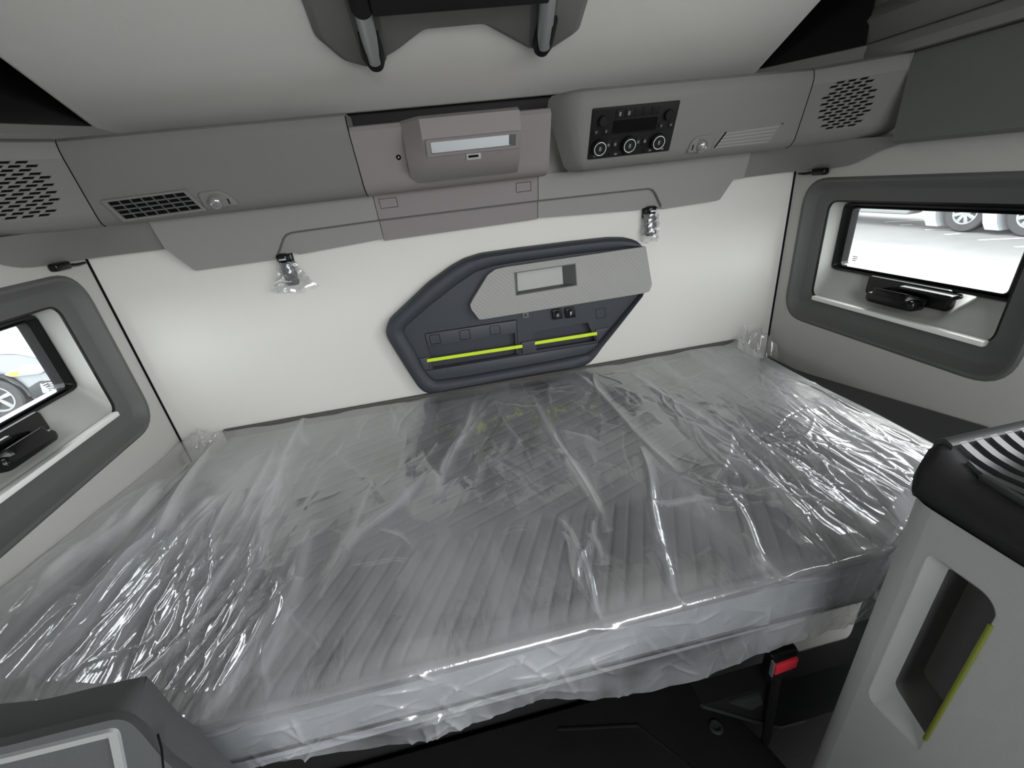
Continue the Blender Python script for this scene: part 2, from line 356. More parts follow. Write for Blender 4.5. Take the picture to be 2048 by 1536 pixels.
sec('left_section', [off(pL, (-.145, YF), g), (-.145 - g, YF)], 'console', prev=LS1)
sec('center_section', [(-.145 + g, YF), (.347 - g, YF)], 'center', prof=[(.10, 1.540), (.02, 1.540), (.006, 1.536), (0, 1.526), (.004, 1.515)] + PF[5:])
pb0, pb1, pb2, pR = (.347, 1.235), (.372, 1.20), (.425, YB), (1.045, YB)
sec('control_section', [pb0, pb1, (.395, 1.175), pb2, off(pR, pb2, g)], 'console', nxt=RS1)
sec('side_panel', [off(RS1, RS0, g), RS0], 'sidepanel', prof=PS)
# speaker facets: body with a recess, face plate with slots
def facet(a, b, s, prev, nxt):
    a, b = np.array(a), np.array(b); e = b - a; L = np.linalg.norm(e); e /= L; nb = np.array([-e[1], e[0]])
    sp = sec('speaker_panel', [tuple(a + e * g), tuple(b - e * g)], 'console', prev, nxt, PF[:5] + [(.0075, 1.526), (.0535, 1.4195)] + PF[5:])
    top, bot = np.array([*(a + nb * .002), 1.528]), np.array([*(a + nb * .048), 1.418])
    pl = Plane(top, (*e, 0), top - bot)
    H = np.linalg.norm(top - bot)
    holes = []; cu, cv = L * .5 - s * .012, -H * .5 + .001; rh, ru = H * .485, L * .345
    rows = 15
    for k in range(rows):
        v = cv + rh - (k + .5) * 2 * rh / rows; q = abs(v - cv) / rh; ext = ru * min(1, 1.28 - .75 * q)
        pit = ru * 2 / 5.5; st = .5 if k % 2 else 0.
        for i in range(-4, 5):
            u = (i + st) * pit
            if abs(u) + pit * .3 <= ext: holes.append([(cu + u - pit * .36 - .002, v - .0026), (cu + u + pit * .33 - .002, v - .0026), (cu + u + pit * .36 + .002, v + .0026), (cu + u - pit * .33 + .002, v + .0026)])
    def edge_u(end, v):   # the mitred ends of the facet lean with depth
        q = (prev if end == 0 else nxt); c = a if end == 0 else b; t1 = (c - np.array(q)) if end == 0 else (np.array(q) - c); t1 = t1 / np.linalg.norm(t1)
        n1, n2 = np.array([-t1[1], t1[0]]), nb; nn = (n1 + n2) / (1 + n1 @ n2); dd = .002 + .046 * (-v / H); return (0 if end == 0 else L) + (nn * dd) @ e + (g if end == 0 else -g)
    o = plate('speaker_grille', [(edge_u(0, -H), -H), (edge_u(1, -H), -H), (edge_u(1, 0), 0), (edge_u(0, 0), 0)], holes, lambda u, v, w: pl.pt(u, v, -w), .003, 'console', con)
    prism('speaker_cone', pl, rrect(cu - ru * 1.05, cu + ru * 1.05, cv - rh * 1.05, cv + rh * 1.05, .02), -.0052, -.0040, 'seam', o)
    return pl, L
facet(LS1, pL, -1, LS0, (-.145, YF)); facet(pR, RS1, 1, pb2, RS0)
def seambead(pts2, prof=PF, m='seam', r=.0014, name='seam'):
    pass
def seam_at(p, nb, name='panel_gap', r=.0013, prof=PF[2:9], m='seam'):
    tube(name, [(p[0] + nb[0] * d, p[1] + nb[1] * d, z) for d, z in prof], r, m, con, 6)
seam_at((-.145, YF), (0, 1))
def mitre(p, c, n):
    t1, t2 = np.array(c, float) - p, np.array(n, float) - c; t1 /= np.linalg.norm(t1); t2 /= np.linalg.norm(t2); n1, n2 = np.array([-t1[1], t1[0]]), np.array([-t2[1], t2[0]]); return (n1 + n2) / (1 + n1 @ n2)
seam_at(pL, mitre(LS1, pL, (-.145, YF))); seam_at(pR, mitre(pb2, pR, RS1)); seam_at(LS1, mitre(LS0, LS1, pL)); seam_at(RS1, mitre(pR, RS1, RS0), r=.0018, m='valance')
# raised lamp housing in the centre section
lh = []
hx0, hx1 = .016, .258
def hp(x0, x1, dx): return [[(x, y, z) for y, z in ((1.30, 1.543), (1.168, 1.541), (1.152, 1.533), (1.150, 1.492), (1.185, 1.440), (1.235, 1.405), (1.30, 1.405))] for x in (x0, x1)]
A = hp(hx0, hx1, 0)
l0 = [(x - .040, y + (.05 if i in (1, 2, 3) else .03), z - .0) for i, (x, y, z) in enumerate(A[0])]
l1 = [(x + .003, y + .06, z) for x, y, z in A[1]]
hous = mk('lamp_housing', *vf_loft([l0, [(x + .004, y, z) for x, y, z in A[0]], [(x - .003, y, z) for x, y, z in A[1]], l1]), 'center', con)
hpl = Plane((.137, 1.1495, 1.47), (1, 0, 0), (0, .035, -.052)); hpl = Plane((.137, 1.1505, 1.4885), (1, 0, 0), (0, -.035, .052))
rim = rrect(-.111, .113, -.037, .003, .004, 3)
mk('lamp_bezel', *vf_plate(rim, [rrect(-.101, .104, -.031, -.003, .002, 3)], lambda u, v, w: hpl.pt(u, v, .003 - w), .006, ), 'center', hous)
prism('lamp_lens', hpl, rrect(-.100, .098, -.030, -.0035, .003, 3), -.004, .0012, 'lens', hous, .001)
prism('lens_end', hpl, rrect(.088, .104, -.029, -.003, .004, 3), 0, .0022, 'trim', hous, .001)
prism('charging_port', hpl, rrect(-.018, .018, -.056, -.041, .002, 3), -.004, .0012, 'liner', hous, .0006)
prism('port_slot', hpl, rrect(-.013, .012, -.050, -.044, .0015, 3), .0010, .0016, 'black', hous)
# round push sensor left of the housing
cpl = Plane((0, YF + .002, 1.528), (1, 0, 0), (0, -.046, .11))
def cuv(x, y): return cpl.uv(x, y)
u, v = cuv(797, 313)
ss = prism('sensor', cpl, rrect(u - .011, u + .011, v - .012, v + .012, .006), -.004, .0012, 'center', con, .001)
lathe('sensor_ring', cpl, u, v - .001, [(.0062, .001), (.0062, .003), (.004, .0034), (.003, .002)], 'black', ss, 16)
lathe('sensor_lens', cpl, u, v - .001, [(.0015, .002), (.0015, .0034), (.0006, .0038)], 'white', ss, 10)

# valance below the console
def vy(z): return 1.342 + (1.392 - z) * .30
def vmap(o=0.): return lambda x, z, w: (x, vy(z) - o + w, z)
def nz(x):  # inner lower edge of the recessed band
    return 1.262 + .012 * math.exp(-((x - .155) / .45) ** 2)
gx = .0010
bandL = [(-.137 - gx, nz(-.137)), (-.137 - gx, 1.33), (-.45, 1.33), (-.45, 1.25), (-.437, 1.252), (-.425, 1.262), (-.40, 1.264), (-.385, 1.257), (-.37, 1.257)]
val = thing('valance_panel', (XC, 1.36, 1.32), 'mid-grey moulded valance strip stepped down below the overhead console on the back wall', 'panel')
plate('recessed_band', bandL, [], vmap(), .006, 'valance', val)
plate('recessed_band', [(-.137 + gx, nz(-.137) - .006), (-.137 + gx, 1.33), (.335 - gx, 1.33), (.335 - gx, nz(.335) - .003)], [], vmap(), .006, 'center', val)
plate('recessed_band', [(.335 + gx, nz(.335)), (.335 + gx, 1.33), (.765, 1.33), (.765, 1.25), (.745, 1.252), (.733, 1.262), (.71, 1.266), (.69, 1.262), (.675, 1.257)], [], vmap(), .006, 'valance', val)
plate('upper_strip', [(-.71, 1.392), (-.71, 1.3145), (-.708, 1.3145), (-.672, 1.252), (-.665, 1.249), (-.455, 1.251), (-.440, 1.258), (-.405, 1.305), (-.384, 1.3185), (-.137 - gx, 1.3225), (-.137 - gx, 1.392)][::-1], [], vmap(.006), .008, 'valance', val)
sq = []
for q in ([(757, 400), (793, 395), (797, 415), (762, 420)], [(1030, 365), (1062, 362), (1062, 382), (1033, 385)]):
    ps = [at(*p, 'y', 1.345) for p in q]; x0, x1 = sum(p[0] for p in ps[::3]) / 2, sum(p[0] for p in ps[1:3]) / 2; sq.append((x0, x1, 1.352, 1.378))
plate('upper_strip', [(-.137 + gx, 1.3225), (.335 - gx, 1.3225), (.335 - gx, 1.392), (-.137 + gx, 1.392)], [[(a, c), (b, c), (b, d), (a, d)] for a, b, c, d in sq], vmap(.006), .008, 'center', val)
for a, b, c, d in sq: plate('blanking_cap', [(a + .0016, c + .0016), (b - .0016, c + .0016), (b - .0016, d - .0016), (a + .0016, d - .0016)], [], vmap(.0065), .006, 'center', val)
plate('upper_strip', [(.335 + gx, 1.3225), (.694, 1.3185), (.717, 1.303), (.747, 1.256), (.758, 1.251), (.945, 1.255), (.955, 1.258), (.985, 1.3145), (1.02, 1.3145), (1.02, 1.392), (.335 + gx, 1.392)], [], vmap(.006), .008, 'valance', val)
for s in (1, -1):
    X = lambda d: XC + s * d
    top = [(.855, 1.344, 1.391), (.90, 1.325, 1.391), (.95, 1.285, 1.391), (1.0, 1.235, 1.391), (1.03, 1.19, 1.391), (1.048, 1.13, 1.391), (1.056, 1.06, 1.385)]
    bot = [(.855, 1.371, 1.3155), (.95, 1.378, 1.3155), (1.06, 1.384, 1.3155), (1.0835, 1.33, 1.3155), (1.0845, 1.18, 1.317), (1.0835, 1.125, 1.352), (1.083, 1.05, 1.366)]
    V, F = [], []; nr = 6
    for k in range(nr + 1):
        t = k / nr; bl = t + .10 * math.sin(PI * t)
        for p, q in zip(top, bot): V.append((X(p[0] + (q[0] - p[0]) * bl), p[1] + (q[1] - p[1]) * bl, p[2] + (q[2] - p[2]) * t))
    for k in range(nr):
        for i in range(6): F.append([k * 7 + i, k * 7 + i + 1, k * 7 + i + 8, k * 7 + i + 7])
    cpo = mk('corner_piece', V, F, 'console', val, sharp=80)
    sb = cpo.modifiers.new('round', 'SUBSURF'); sb.levels = sb.render_levels = 2; sb.boundary_smooth = 'PRESERVE_CORNERS'

tube('step_groove', [(x, vy(z) - .0062, z) for x, z in ((-.441, 1.262), (-.436, 1.268), (-.407, 1.305), (-.396, 1.314), (-.380, 1.3185), (-.137, 1.3225), (.335, 1.3225), (.690, 1.3185), (.705, 1.314), (.717, 1.303), (.745, 1.262))], .0026, 'trim', val, 6)

# upper corner trims and black glossy openings beside the bunk
for s, nm in ((1, 'right'), (-1, 'left')):
    X = lambda d: XC + s * d
    pth = [(X(.86), 1.37), (X(1.035), 1.17), (X(1.05), .3)]
    if s < 0: pth = pth[::-1]
    side = mk('trim_3' if s > 0 else 'trim_4', *sweep_vf(pth, [(.06, 1.560), (.0, 1.566), (-.006, 1.585), (.004, 1.604), (.03, 1.612), (.08, 1.612)]), 'console'); side['kind'] = 'structure'
    p2 = [(X(1.06), 1.20), (X(1.062), .3)] if s > 0 else [(X(1.062), .3), (X(1.06), 1.20)]
    up = mk('trim_5' if s > 0 else 'trim_6', *sweep_vf(p2, [(.05, 1.60), (.0, 1.612), (-.02, 1.66), (-.012, 1.675), (.005, 1.69), (-.02, 1.9), (.05, 2.29)]), 'console'); up['kind'] = 'structure'
    o = mk('quarter_panel', *vf_loft([[(X(.84), 1.395, 1.60), (X(1.045), 1.185, 1.60), (X(1.045), 1.185, 2.1), (X(.84), 1.395, 2.1)], [(X(.86), 1.41, 1.60), (X(1.065), 1.2, 1.60), (X(1.065), 1.2, 2.1), (X(.86), 1.41, 2.1)]]), 'gap')
    tag(o, 'glossy black corner panel at the %s end of the upper bunk, above the console' % nm, 'panel')

# ------------------------------------------------------------------ radio and climate unit
rpl = Plane((0, YB + .002, 1.528), (1, 0, 0), (0, -.046, .11))
c = [rpl.uv(*p) for p in ((1184, 217), (1360, 200), (1338, 303), (1175, 318))]
u0, u1 = (c[0][0] + c[3][0]) / 2, (c[1][0] + c[2][0]) / 2; v1, v0 = (c[0][1] + c[1][1]) / 2, (c[2][1] + c[3][1]) / 2
rad = thing('radio_control_unit', rpl.pt((u0 + u1) / 2, v0, 0), 'black radio and climate control unit with three white-ringed knobs set in the grey overhead console', 'control panel')
RW, RH = u1 - u0, v1 - v0
def ru(a): return u0 + a * RW
def rv(b): return v0 + b * RH
prism('fascia', rpl, rrect(u0, u1, v0, v1, .004, 3), -.004, .0015, 'button', rad, .001)
prism('radio_face', rpl, rrect(ru(.01), ru(.99), rv(.455), rv(.99), .003, 3), .001, .0032, 'button', rad, .001)
prism('display', rpl, rrect(ru(.25), ru(.77), rv(.49), rv(.74), .002, 3), .003, .0036, 'seam', rad, .0004)
for k in range(5):
    b = prism('button', rpl, rrect(ru(.27 + k * .102), ru(.27 + k * .102 + .088), rv(.78), rv(.94), .0015, 2), .003, .0052, 'button', rad, .0008)
    if k < 2: prism('symbol', rpl, rrect(ru(.27 + k * .102 + .032), ru(.27 + k * .102 + .058), rv(.82), rv(.90), .001, 2), .005, .0055, 'greyprint', b)
for a in (.125, .885):
    k = lathe('dial', rpl, ru(a), rv(.76), [(.0125, .003), (.012, .012), (.0105, .0135), (.0005, .0137)], 'button', rad, 20)
    for da in (-.06, .055):
        b = prism('button', rpl, rrect(ru(a + da) - .007, ru(a + da) + .007, rv(.50), rv(.60), .0015, 2), .003, .0052, 'button', rad, .0008)
        prism('symbol', rpl, rrect(ru(a + da) - .002, ru(a + da) + .002, rv(.53), rv(.575), .001, 2), .005, .0055, 'greyprint', b)
for a in (.115, .465, .815):
    k = lathe('knob', rpl, ru(a), rv(.245), [(.0205, .001), (.0195, .014), (.0175, .016), (.0005, .016)], 'button', rad, 32)
    ring = [rpl.pt(ru(a) + .0155 * math.cos(t), rv(.245) + .0155 * math.sin(t), .0162) for t in np.linspace(0, 2 * PI, 36, endpoint=False)]
    tube('knob_ring', ring, .00085, 'white', k, 6, True)
    prism('symbol', rpl, rrect(ru(a) - .003, ru(a) + .003, rv(.245) - .005, rv(.245) + .005, .001, 2), .016, .0163, 'greyprint', k)
for a in (.23, .31, .585, .665):
    b = prism('button', rpl, rrect(ru(a) - .0075, ru(a) + .0075, rv(.17), rv(.36), .0015, 2), .001, .0035, 'button', rad, .0008)
    prism('symbol', rpl, rrect(ru(a) - .003, ru(a) + .003, rv(.24), rv(.30), .001, 2), .003, .0038, 'greyprint', b)
for a in (.08, .33, .50, .75, .90):
    b = prism('button', rpl, rrect(ru(a) - .018, ru(a) + .018, rv(.02), rv(.12), .0015, 2), .001, .0035, 'button', rad, .0008)
    prism('symbol', rpl, rrect(ru(a) - .004, ru(a) + .004, rv(.05), rv(.085), .001, 2), .003, .0038, 'greyprint', b)

# ------------------------------------------------------------------ reading spots, vent, blank cover
def spot(pl, ud, vd, s, where):
    root = thing('reading_spotlight', pl.pt(ud, vd, 0), 'small %s reading spotlight in a grey bezel, %s' % where, 'lamp', 'reading spotlights in the overhead console')
    B = [(-.040, -.016), (.030, -.016), (.030, .026), (-.018, .026), (-.034, .014)] if s > 0 else [(-.030, -.016), (.048, -.014), (.036, .010), (.020, .026), (-.030, .026)]
    B = fillet([(ud + a * 1.02, vd + b) for a, b in B], .010, 4)
    prism('bezel', pl, B, -.01, .005, 'console', root, .004, 3)
    lathe('dome', pl, ud, vd, [(.0165, .004), (.016, .008), (.013, .0125), (.008, .0155), (.0005, .0165)], 'clear', root, 24)
    sx = -.027 if s > 0 else .030
    prism('switch', pl, rrect(ud + sx - .0015, ud + sx + .0015, vd - .008, vd + .006, .0008, 2), .004, .0056, 'seam', root)
    prism('grip_ridge', pl, rrect(ud - .014, ud + .022, vd + .017, vd + .0215, .002, 2) if s > 0 else rrect(ud - .004, ud + .018, vd + .0165, vd + .0205, .002, 2), .004, .0075, 'console', root, .001)
    return root
u, v = rpl.uv(1402, 291); spot(rpl, u, v, 1, ('clear glinting', 'right of the radio unit'))
lpl = Plane((0, YF + .002, 1.528), (1, 0, 0), (0, -.046, .11))
u, v = lpl.uv(432, 403); spot(lpl, u, v, -1, ('frosted', 'beside the dark air vent on the left'))
# vent on the left
q = [lpl.uv(*p) for p in ((214, 403), (368, 383), (404, 416), (252, 437))]
ven = thing('air_vent', lpl.pt(*q[3]), 'small dark slatted air vent in the left part of the grey overhead console', 'vent')
def bil(a, b): return tuple((1 - b) * ((1 - a) * np.array(q[3]) + a * np.array(q[2])) + b * ((1 - a) * np.array(q[0]) + a * np.array(q[1])))
prism('vent_back', lpl, [bil(0, 0), bil(1, 0), bil(1, 1), bil(0, 1)], -.001, .0012, 'seam', ven)
mk('frame', *vf_plate([bil(-.05, -.12), bil(1.05, -.12), bil(1.05, 1.12), bil(-.05, 1.12)], [[bil(0, 0), bil(1, 0), bil(1, 1), bil(0, 1)]], lambda u, v, w: lpl.pt(u, v, .005 - w), .006), 'console', ven)
for k in range(4):
    b = (k + .5) / 4.0 + .12
    if k < 3: prism('slat', lpl, [bil(0, b - .03 + .005), bil(1, b - .03 + .005), bil(1, b + .045), bil(0, b + .045)], .001, .0042, 'trim', ven)
for k in range(1, 7): prism('vane', lpl, [bil(k / 7 - .008, 0), bil(k / 7 + .008, 0), bil(k / 7 + .008, 1), bil(k / 7 - .008, 1)], .001, .0032, 'trim', ven)
# blank ribbed cover on the right
q = [rpl.uv(*p) for p in ((1446, 266), (1560, 250), (1536, 285), (1424, 297))]
bc = thing('blank_cover', rpl.pt(*q[3]), 'grey ribbed blank cover strip beside the right reading spotlight', 'cover')
prism('cover_plate', rpl, [bil(0, 0), bil(1, 0), bil(1, 1), bil(0, 1)], -.002, .0015, 'valance', bc, .001)
for k in range(4): prism('rib', rpl, [bil(.02, .14 + k * .22), bil(.98, .14 + k * .22), bil(.98, .20 + k * .22), bil(.02, .20 + k * .22)], .001, .0024, 'console', bc)
prism('end_slot', rpl, [bil(.01, .05), bil(.035, .05), bil(.05, 1.05), bil(.02, 1.05)], .001, .0026, 'seam', bc)
u, v = rpl.uv(1565, 247); lathe('screw_cap', rpl, u, v, [(.003, .001), (.003, .0022), (.001, .0025)], 'trim', bc, 10)

# ------------------------------------------------------------------ upper bunk and ladder rack
bslope = .5; bn = np.array([0, .5, 1]); 
bpl = Plane((0, 1.33, 1.607), (1, 0, 0), (0, -1, .5))   # U right, V towards the cab front and up; N = down-facing side
if bpl.N[2] > 0: bpl = Plane((0, 1.33, 1.607), (1, 0, 0), (0, -1, .5)); 
NS = 1 if bpl.N[2] < 0 else -1
def bw(w): return w * NS
bunk = thing('upper_bunk', (XC, 1.33, 1.607), 'padded pale grey underside of the tilted upper bunk over the console', 'bunk')
def bprism(name, poly, w0, w1, m, par, bev=0., nb=3):
    loops = []
    for k in range(nb + 1):
        a = k / nb * PI / 2; pp = inset(poly, bev * (1 - math.cos(a))) if k else poly
        loops.append([bpl.pt(u, v, bw(w1 - bev + bev * math.sin(a))) for u, v in pp])
    loops = [[bpl.pt(u, v, bw(w0)) for u, v in poly]] + loops
    return mk(name, *vf_loft(loops), m, par)
bprism('padded_base', fillet([(-.748, -.055), (1.026, -.055), (1.026, 1.0), (-.748, 1.0)], .03, 4), -.12, 0, 'bunk', bunk, .018)
bprism('edge_frame', fillet([(-.756, -.06), (1.034, -.06), (1.034, 1.0), (-.756, 1.0)], .03, 4), -.14, -.022, 'sidepanel', bunk, .006)
lad = thing('ladder_rack', bpl.pt(.13, .1, 0), 'grey plastic ladder rack under the upper bunk with two silver tubes in black end cups', 'ladder')
px = [(600, -20), (600, 0), (632, 85), (690, 133), (737, 146), (795, 113), (850, 71), (970, 60), (1060, 108), (1098, 112), (1160, 72), (1182, 0), (1184, -20)]
lpl_ = Plane(bpl.pt(0, 0, bw(.018)), (1, 0, 0), (0, -1, .5)); poly = [lpl_.uv(*p) for p in px]; poly[0] = (-.166, .9); poly[-1] = (.424, .9)
poly = fillet(poly, .012, 3)
loops = [[bpl.pt(u, v, bw(-.005)) for u, v in poly], [bpl.pt(u, v, bw(.004)) for u, v in poly], [bpl.pt(u, v, bw(.016)) for u, v in inset(poly, .014)], [bpl.pt(u, v, bw(.018)) for u, v in inset(poly, .018)]]
plate_o = mk('mounting_plate', *vf_loft(loops), 'console', lad)
for x, xe, vv in ((-.0525, -.052, .146), (.326, .235, .152)):
    # trough, black cup and silver tube lying just under the plate
    bprism('tube_channel', fillet([(x - .027, vv - .010), (x + .027, vv - .010), (xe + .036, .9), (xe - .036, .9)], .024, 4), .012, .0192, 'trim', lad, .001)
    cup = []
    for k, (v_, r_) in enumerate(((vv - .022, .012), (vv - .017, .022), (vv, .0285), (vv + .03, .0285), (vv + .065, .026))): cup.append((bpl.pt(x, v_ + .012, bw(.024)), r_ * .80))
    mk('end_cup', *vf_tube([c_[0] for c_ in cup], [c_[1] for c_ in cup], 20), 'blackm', lad)
    tb = mk('ladder_tube', *vf_tube([bpl.pt(x, vv + .013, bw(.032)), bpl.pt(x, vv + .019, bw(.032)), bpl.pt(xe, .9, bw(.036))], [.011, .0165, .0175], 20), 'silver', lad)
    if x < 0: mk('sleeve', *vf_tube([bpl.pt(x, .283, bw(.0325)), bpl.pt(x, .289, bw(.0325)), bpl.pt(x, .42, bw(.033)), ], [.019, .0215, .0215], 20), 'blackm', tb)
st = bprism('ladder_step', fillet([(-.035, .284), (.31, .290), (.31, .36), (-.035, .36)], .006, 3), .025, .05, 'blackm', lad, .004)
bprism('step_edge', [(-.023, .2775), (.290, .2815), (.290, .287), (-.023, .283)], .020, .026, 'silver', lad, .001)

# ------------------------------------------------------------------ storage panel on the rear wall
PZ = lambda x, y: (740 + x / 3.4133, 450 + y / 3.4133)
wpl = Plane((0, 1.36, 0), (1, 0, 0), (0, 0, 1))
pan = thing('storage_panel', (.2, 1.39, .74), 'dark slate wall-mounted storage panel with lime elastic bands on the pale back wall', 'storage panel')
def Z(pts): return [wpl.uv(*PZ(*p)) for p in pts]
outer = Z([(105, 720), (130, 655), (200, 590), (400, 400), (560, 285), (650, 235), (760, 200), (1000, 165), (1400, 115), (1650, 88), (1760, 88), (1820, 105), (1858, 140), (1868, 240), (1872, 380), (1868, 470), (1700, 690), (1590, 830), (1540, 900), (1500, 945), (1450, 970), (1200, 1010), (900, 1062), (640, 1112), (420, 1155), (370, 1145), (330, 1110), (250, 990), (150, 830), (112, 765)])
innr = Z([(230, 725), (250, 690), (400, 560), (600, 405), (720, 325), (850, 282), (1000, 256), (1400, 200), (1700, 165), (1845, 146), (1853, 240), (1857, 350), (1848, 470), (1700, 645), (1590, 775), (1530, 835), (1480, 880), (1300, 920), (1000, 975), (650, 1038), (450, 1065), (420, 1050), (370, 990), (300, 850), (245, 760)])
def polar(poly, c, N):
    P = np.array(poly); out = []
    for t in np.linspace(-PI, PI, N, endpoint=False):
        d = np.array([math.cos(t), math.sin(t)]); best = None
        for i in range(len(P)):
            a, b = P[i] - c, P[(i + 1) % len(P)] - c; e = b - a; den = d[0] * e[1] - d[1] * e[0]
            if abs(den) < 1e-12: continue
            r = (a[0] * e[1] - a[1] * e[0]) / den; k = (a[0] * d[1] - a[1] * d[0]) / den
            if r > 0 and -1e-9 <= k <= 1 + 1e-9: best = r if best is None else max(best, r)
        out.append(tuple(c + d * best))
    return out
cc = np.array(wpl.uv(*PZ(980, 620))); NP = 220
po, pi = polar(fillet(outer, .01, 3), cc, NP), polar(fillet(innr, .006, 3), cc, NP)
W3 = lambda p, w: [wpl.pt(u, v, w) for u, v in p]
mix = lambda t: [tuple(np.array(a) * (1 - t) + np.array(b) * t) for a, b in zip(po, pi)]
mk('rim', *vf_loft([W3(po, -.038), W3(po, -.004), W3(mix(.07), .004), W3(mix(.25), .011), W3(mix(.55), .012), W3(mix(.85), .006), W3(mix(.95), -.001), W3(pi, -.006), W3(pi, -.036)], cap0=False, cap1=False), 'slate', pan)
tray_z = fillet(Z([(372, 745), (1002, 648), (1010, 740), (1022, 890), (432, 992), (395, 850)]), .002, 2)
rt = Z([(1122, 735), (1490, 670), (1546, 795), (1134, 862)])
win = Z([(978, 320), (1392, 258), (1402, 405), (990, 474)])
# back plate with two real pockets
plate('back_plate', pi, [tray_z, rt, inset(win, -.003)], lambda u, v, w: wpl.pt(u, v, -.008 - w), .006, 'slate', pan)
plate('pocket_back', inset(pi, .002), [], lambda u, v, w: wpl.pt(u, v, -.034 - w), .003, 'slate', pan)
tf = prism('tray_fascia', wpl, Z([(376, 748), (998, 654), (1004, 738), (396, 833)]), -.02, -.004, 'slate2', pan, .0015)
for q in ([(405, 757), (472, 748), (484, 808), (416, 818)], [(612, 724), (680, 716), (688, 778), (618, 787)], [(818, 694), (884, 685), (892, 745), (824, 754)]):
    q = Z(q); tube('blanking_square', [wpl.pt(u, v, -.0038) for u, v in fillet(q, .002, 2)], .0008, 'seam', tf, 6, True)
ins_p = fillet(Z([(742, 636), (690, 570), (680, 540), (700, 500), (800, 335), (850, 298), (920, 282), (1868, 143), (1910, 400), (1893, 447), (1860, 458), (765, 636)]), .004, 3)
insm = plate('pale_insert', ins_p, [win], lambda u, v, w: wpl.pt(u, v, .016 - w), .020, 'insert', pan)
insm['label'] = 'pale grey woven insert with a recessed window pocket'
wi = Z([(1004, 322), (1312, 274), (1322, 392), (1010, 440)])
wc = np.array(wi).mean(0)
dpl = Plane((0, 1.385, 0), (1, 0, 0), (0, 0, 1)); wi = [dpl.uv(*PZ(*p)) for p in ((1004, 326), (1310, 277), (1318, 402), (1010, 452))]
wf = [wpl.uv(*PZ(*p)) for p in ((978, 320), (1392, 258), (1402, 405), (990, 474))]
mk('window_pocket', *vf_loft([W3(inset(wf, -.001), .0164), W3(inset(wf, .002), .0164), [dpl.pt(u, v, 0) for u, v in wi]], cap0=False, cap1=False), 'trim', insm)
mk('pocket_floor', *vf_loft([[dpl.pt(u, v, 0.0005) for u, v in wi], [dpl.pt(u, v, -.003) for u, v in wi]]), 'liner', insm)
# lower ledge, sloping shelf front, centre clip and bands
prism('shelf_front', wpl, Z([(376, 1000), (1030, 893), (1135, 876), (1585, 803), (1480, 878), (1300, 916), (1000, 970), (650, 1032), (450, 1060), (420, 1046)]), -.03, -.001, 'slate2', pan, .003)
clip = prism('centre_clip', wpl, fillet(Z([(1032, 802), (1128, 787), (1138, 862), (1042, 880)]), .002, 2), -.02, .003, 'slate2', pan, .002)
prism('side_lug', wpl, Z([(335, 915), (392, 905), (405, 985), (368, 990)]), -.02, -.001, 'slate2', pan, .0015)
prism('side_lug', wpl, Z([(1545, 715), (1632, 700), (1560, 800), (1548, 795)]), -.02, -.003, 'slate2', pan, .0015)
for a, b, th in (((388, 925), (1040, 826), 11), ((1123, 806), (1548, 739), 11)):
    o = prism('elastic_band', wpl, fillet(Z([(a[0], a[1] - th), (b[0], b[1] - th), (b[0], b[1] + th), (a[0], a[1] + th)]), .002, 2), .000, .0045, 'lime', pan, .0018); o['label'] = 'bright lime green elastic retaining band'
prism('pocket_divider', wpl, Z([(985, 655), (1010, 650), (1028, 885), (1005, 890)]), -.034, -.012, 'slate', pan)
for (x, y), sym in (((1280, 610), 'ring'), ((1370, 600), 'bars')):
    q = Z([(x - 38, y - 28), (x + 26, y - 38), (x + 34, y + 28), (x - 30, y + 36)])
    sw = prism('rocker_switch', wpl, fillet(q, .002, 2), -.01, .004, 'black', pan, .0015)
    u, v = wpl.uv(*PZ(x, y + 4))
    if sym == 'ring':
        tube('symbol', [wpl.pt(u + .0042 * math.cos(t), v + .0042 * math.sin(t), .0042) for t in np.linspace(0, 2 * PI, 18, endpoint=False)], .00045, 'white', sw, 5, True)
        lathe('symbol', wpl, u, v, [(.0012, .004), (.0012, .0045), (.0004, .0046)], 'white', sw, 8)
    else:
        for k in range(3): prism('symbol', wpl, rrect(u - .0032, u + .0032 - k * .0012, v + .0045 - k * .0042, v + .0066 - k * .0042, .0003, 1), .0038, .0045, 'white', sw)
q = Z([(1040, 602), (1084, 595), (1088, 634), (1044, 640)]); o = prism('sensor_cap', wpl, q, -.01, -.004, 'trim', pan, .001)
u, v = wpl.uv(*PZ(1064, 618)); prism('sensor_eye', wpl, rrect(u - .003, u + .003, v - .003, v + .003, .001, 2), -.005, -.0036, 'black', o)
q = Z([(1545, 580), (1608, 570), (1614, 635), (1552, 645)]); tube('blanking_square', [wpl.pt(u, v, -.0078) for u, v in q], .0007, 'seam', pan, 6, True)

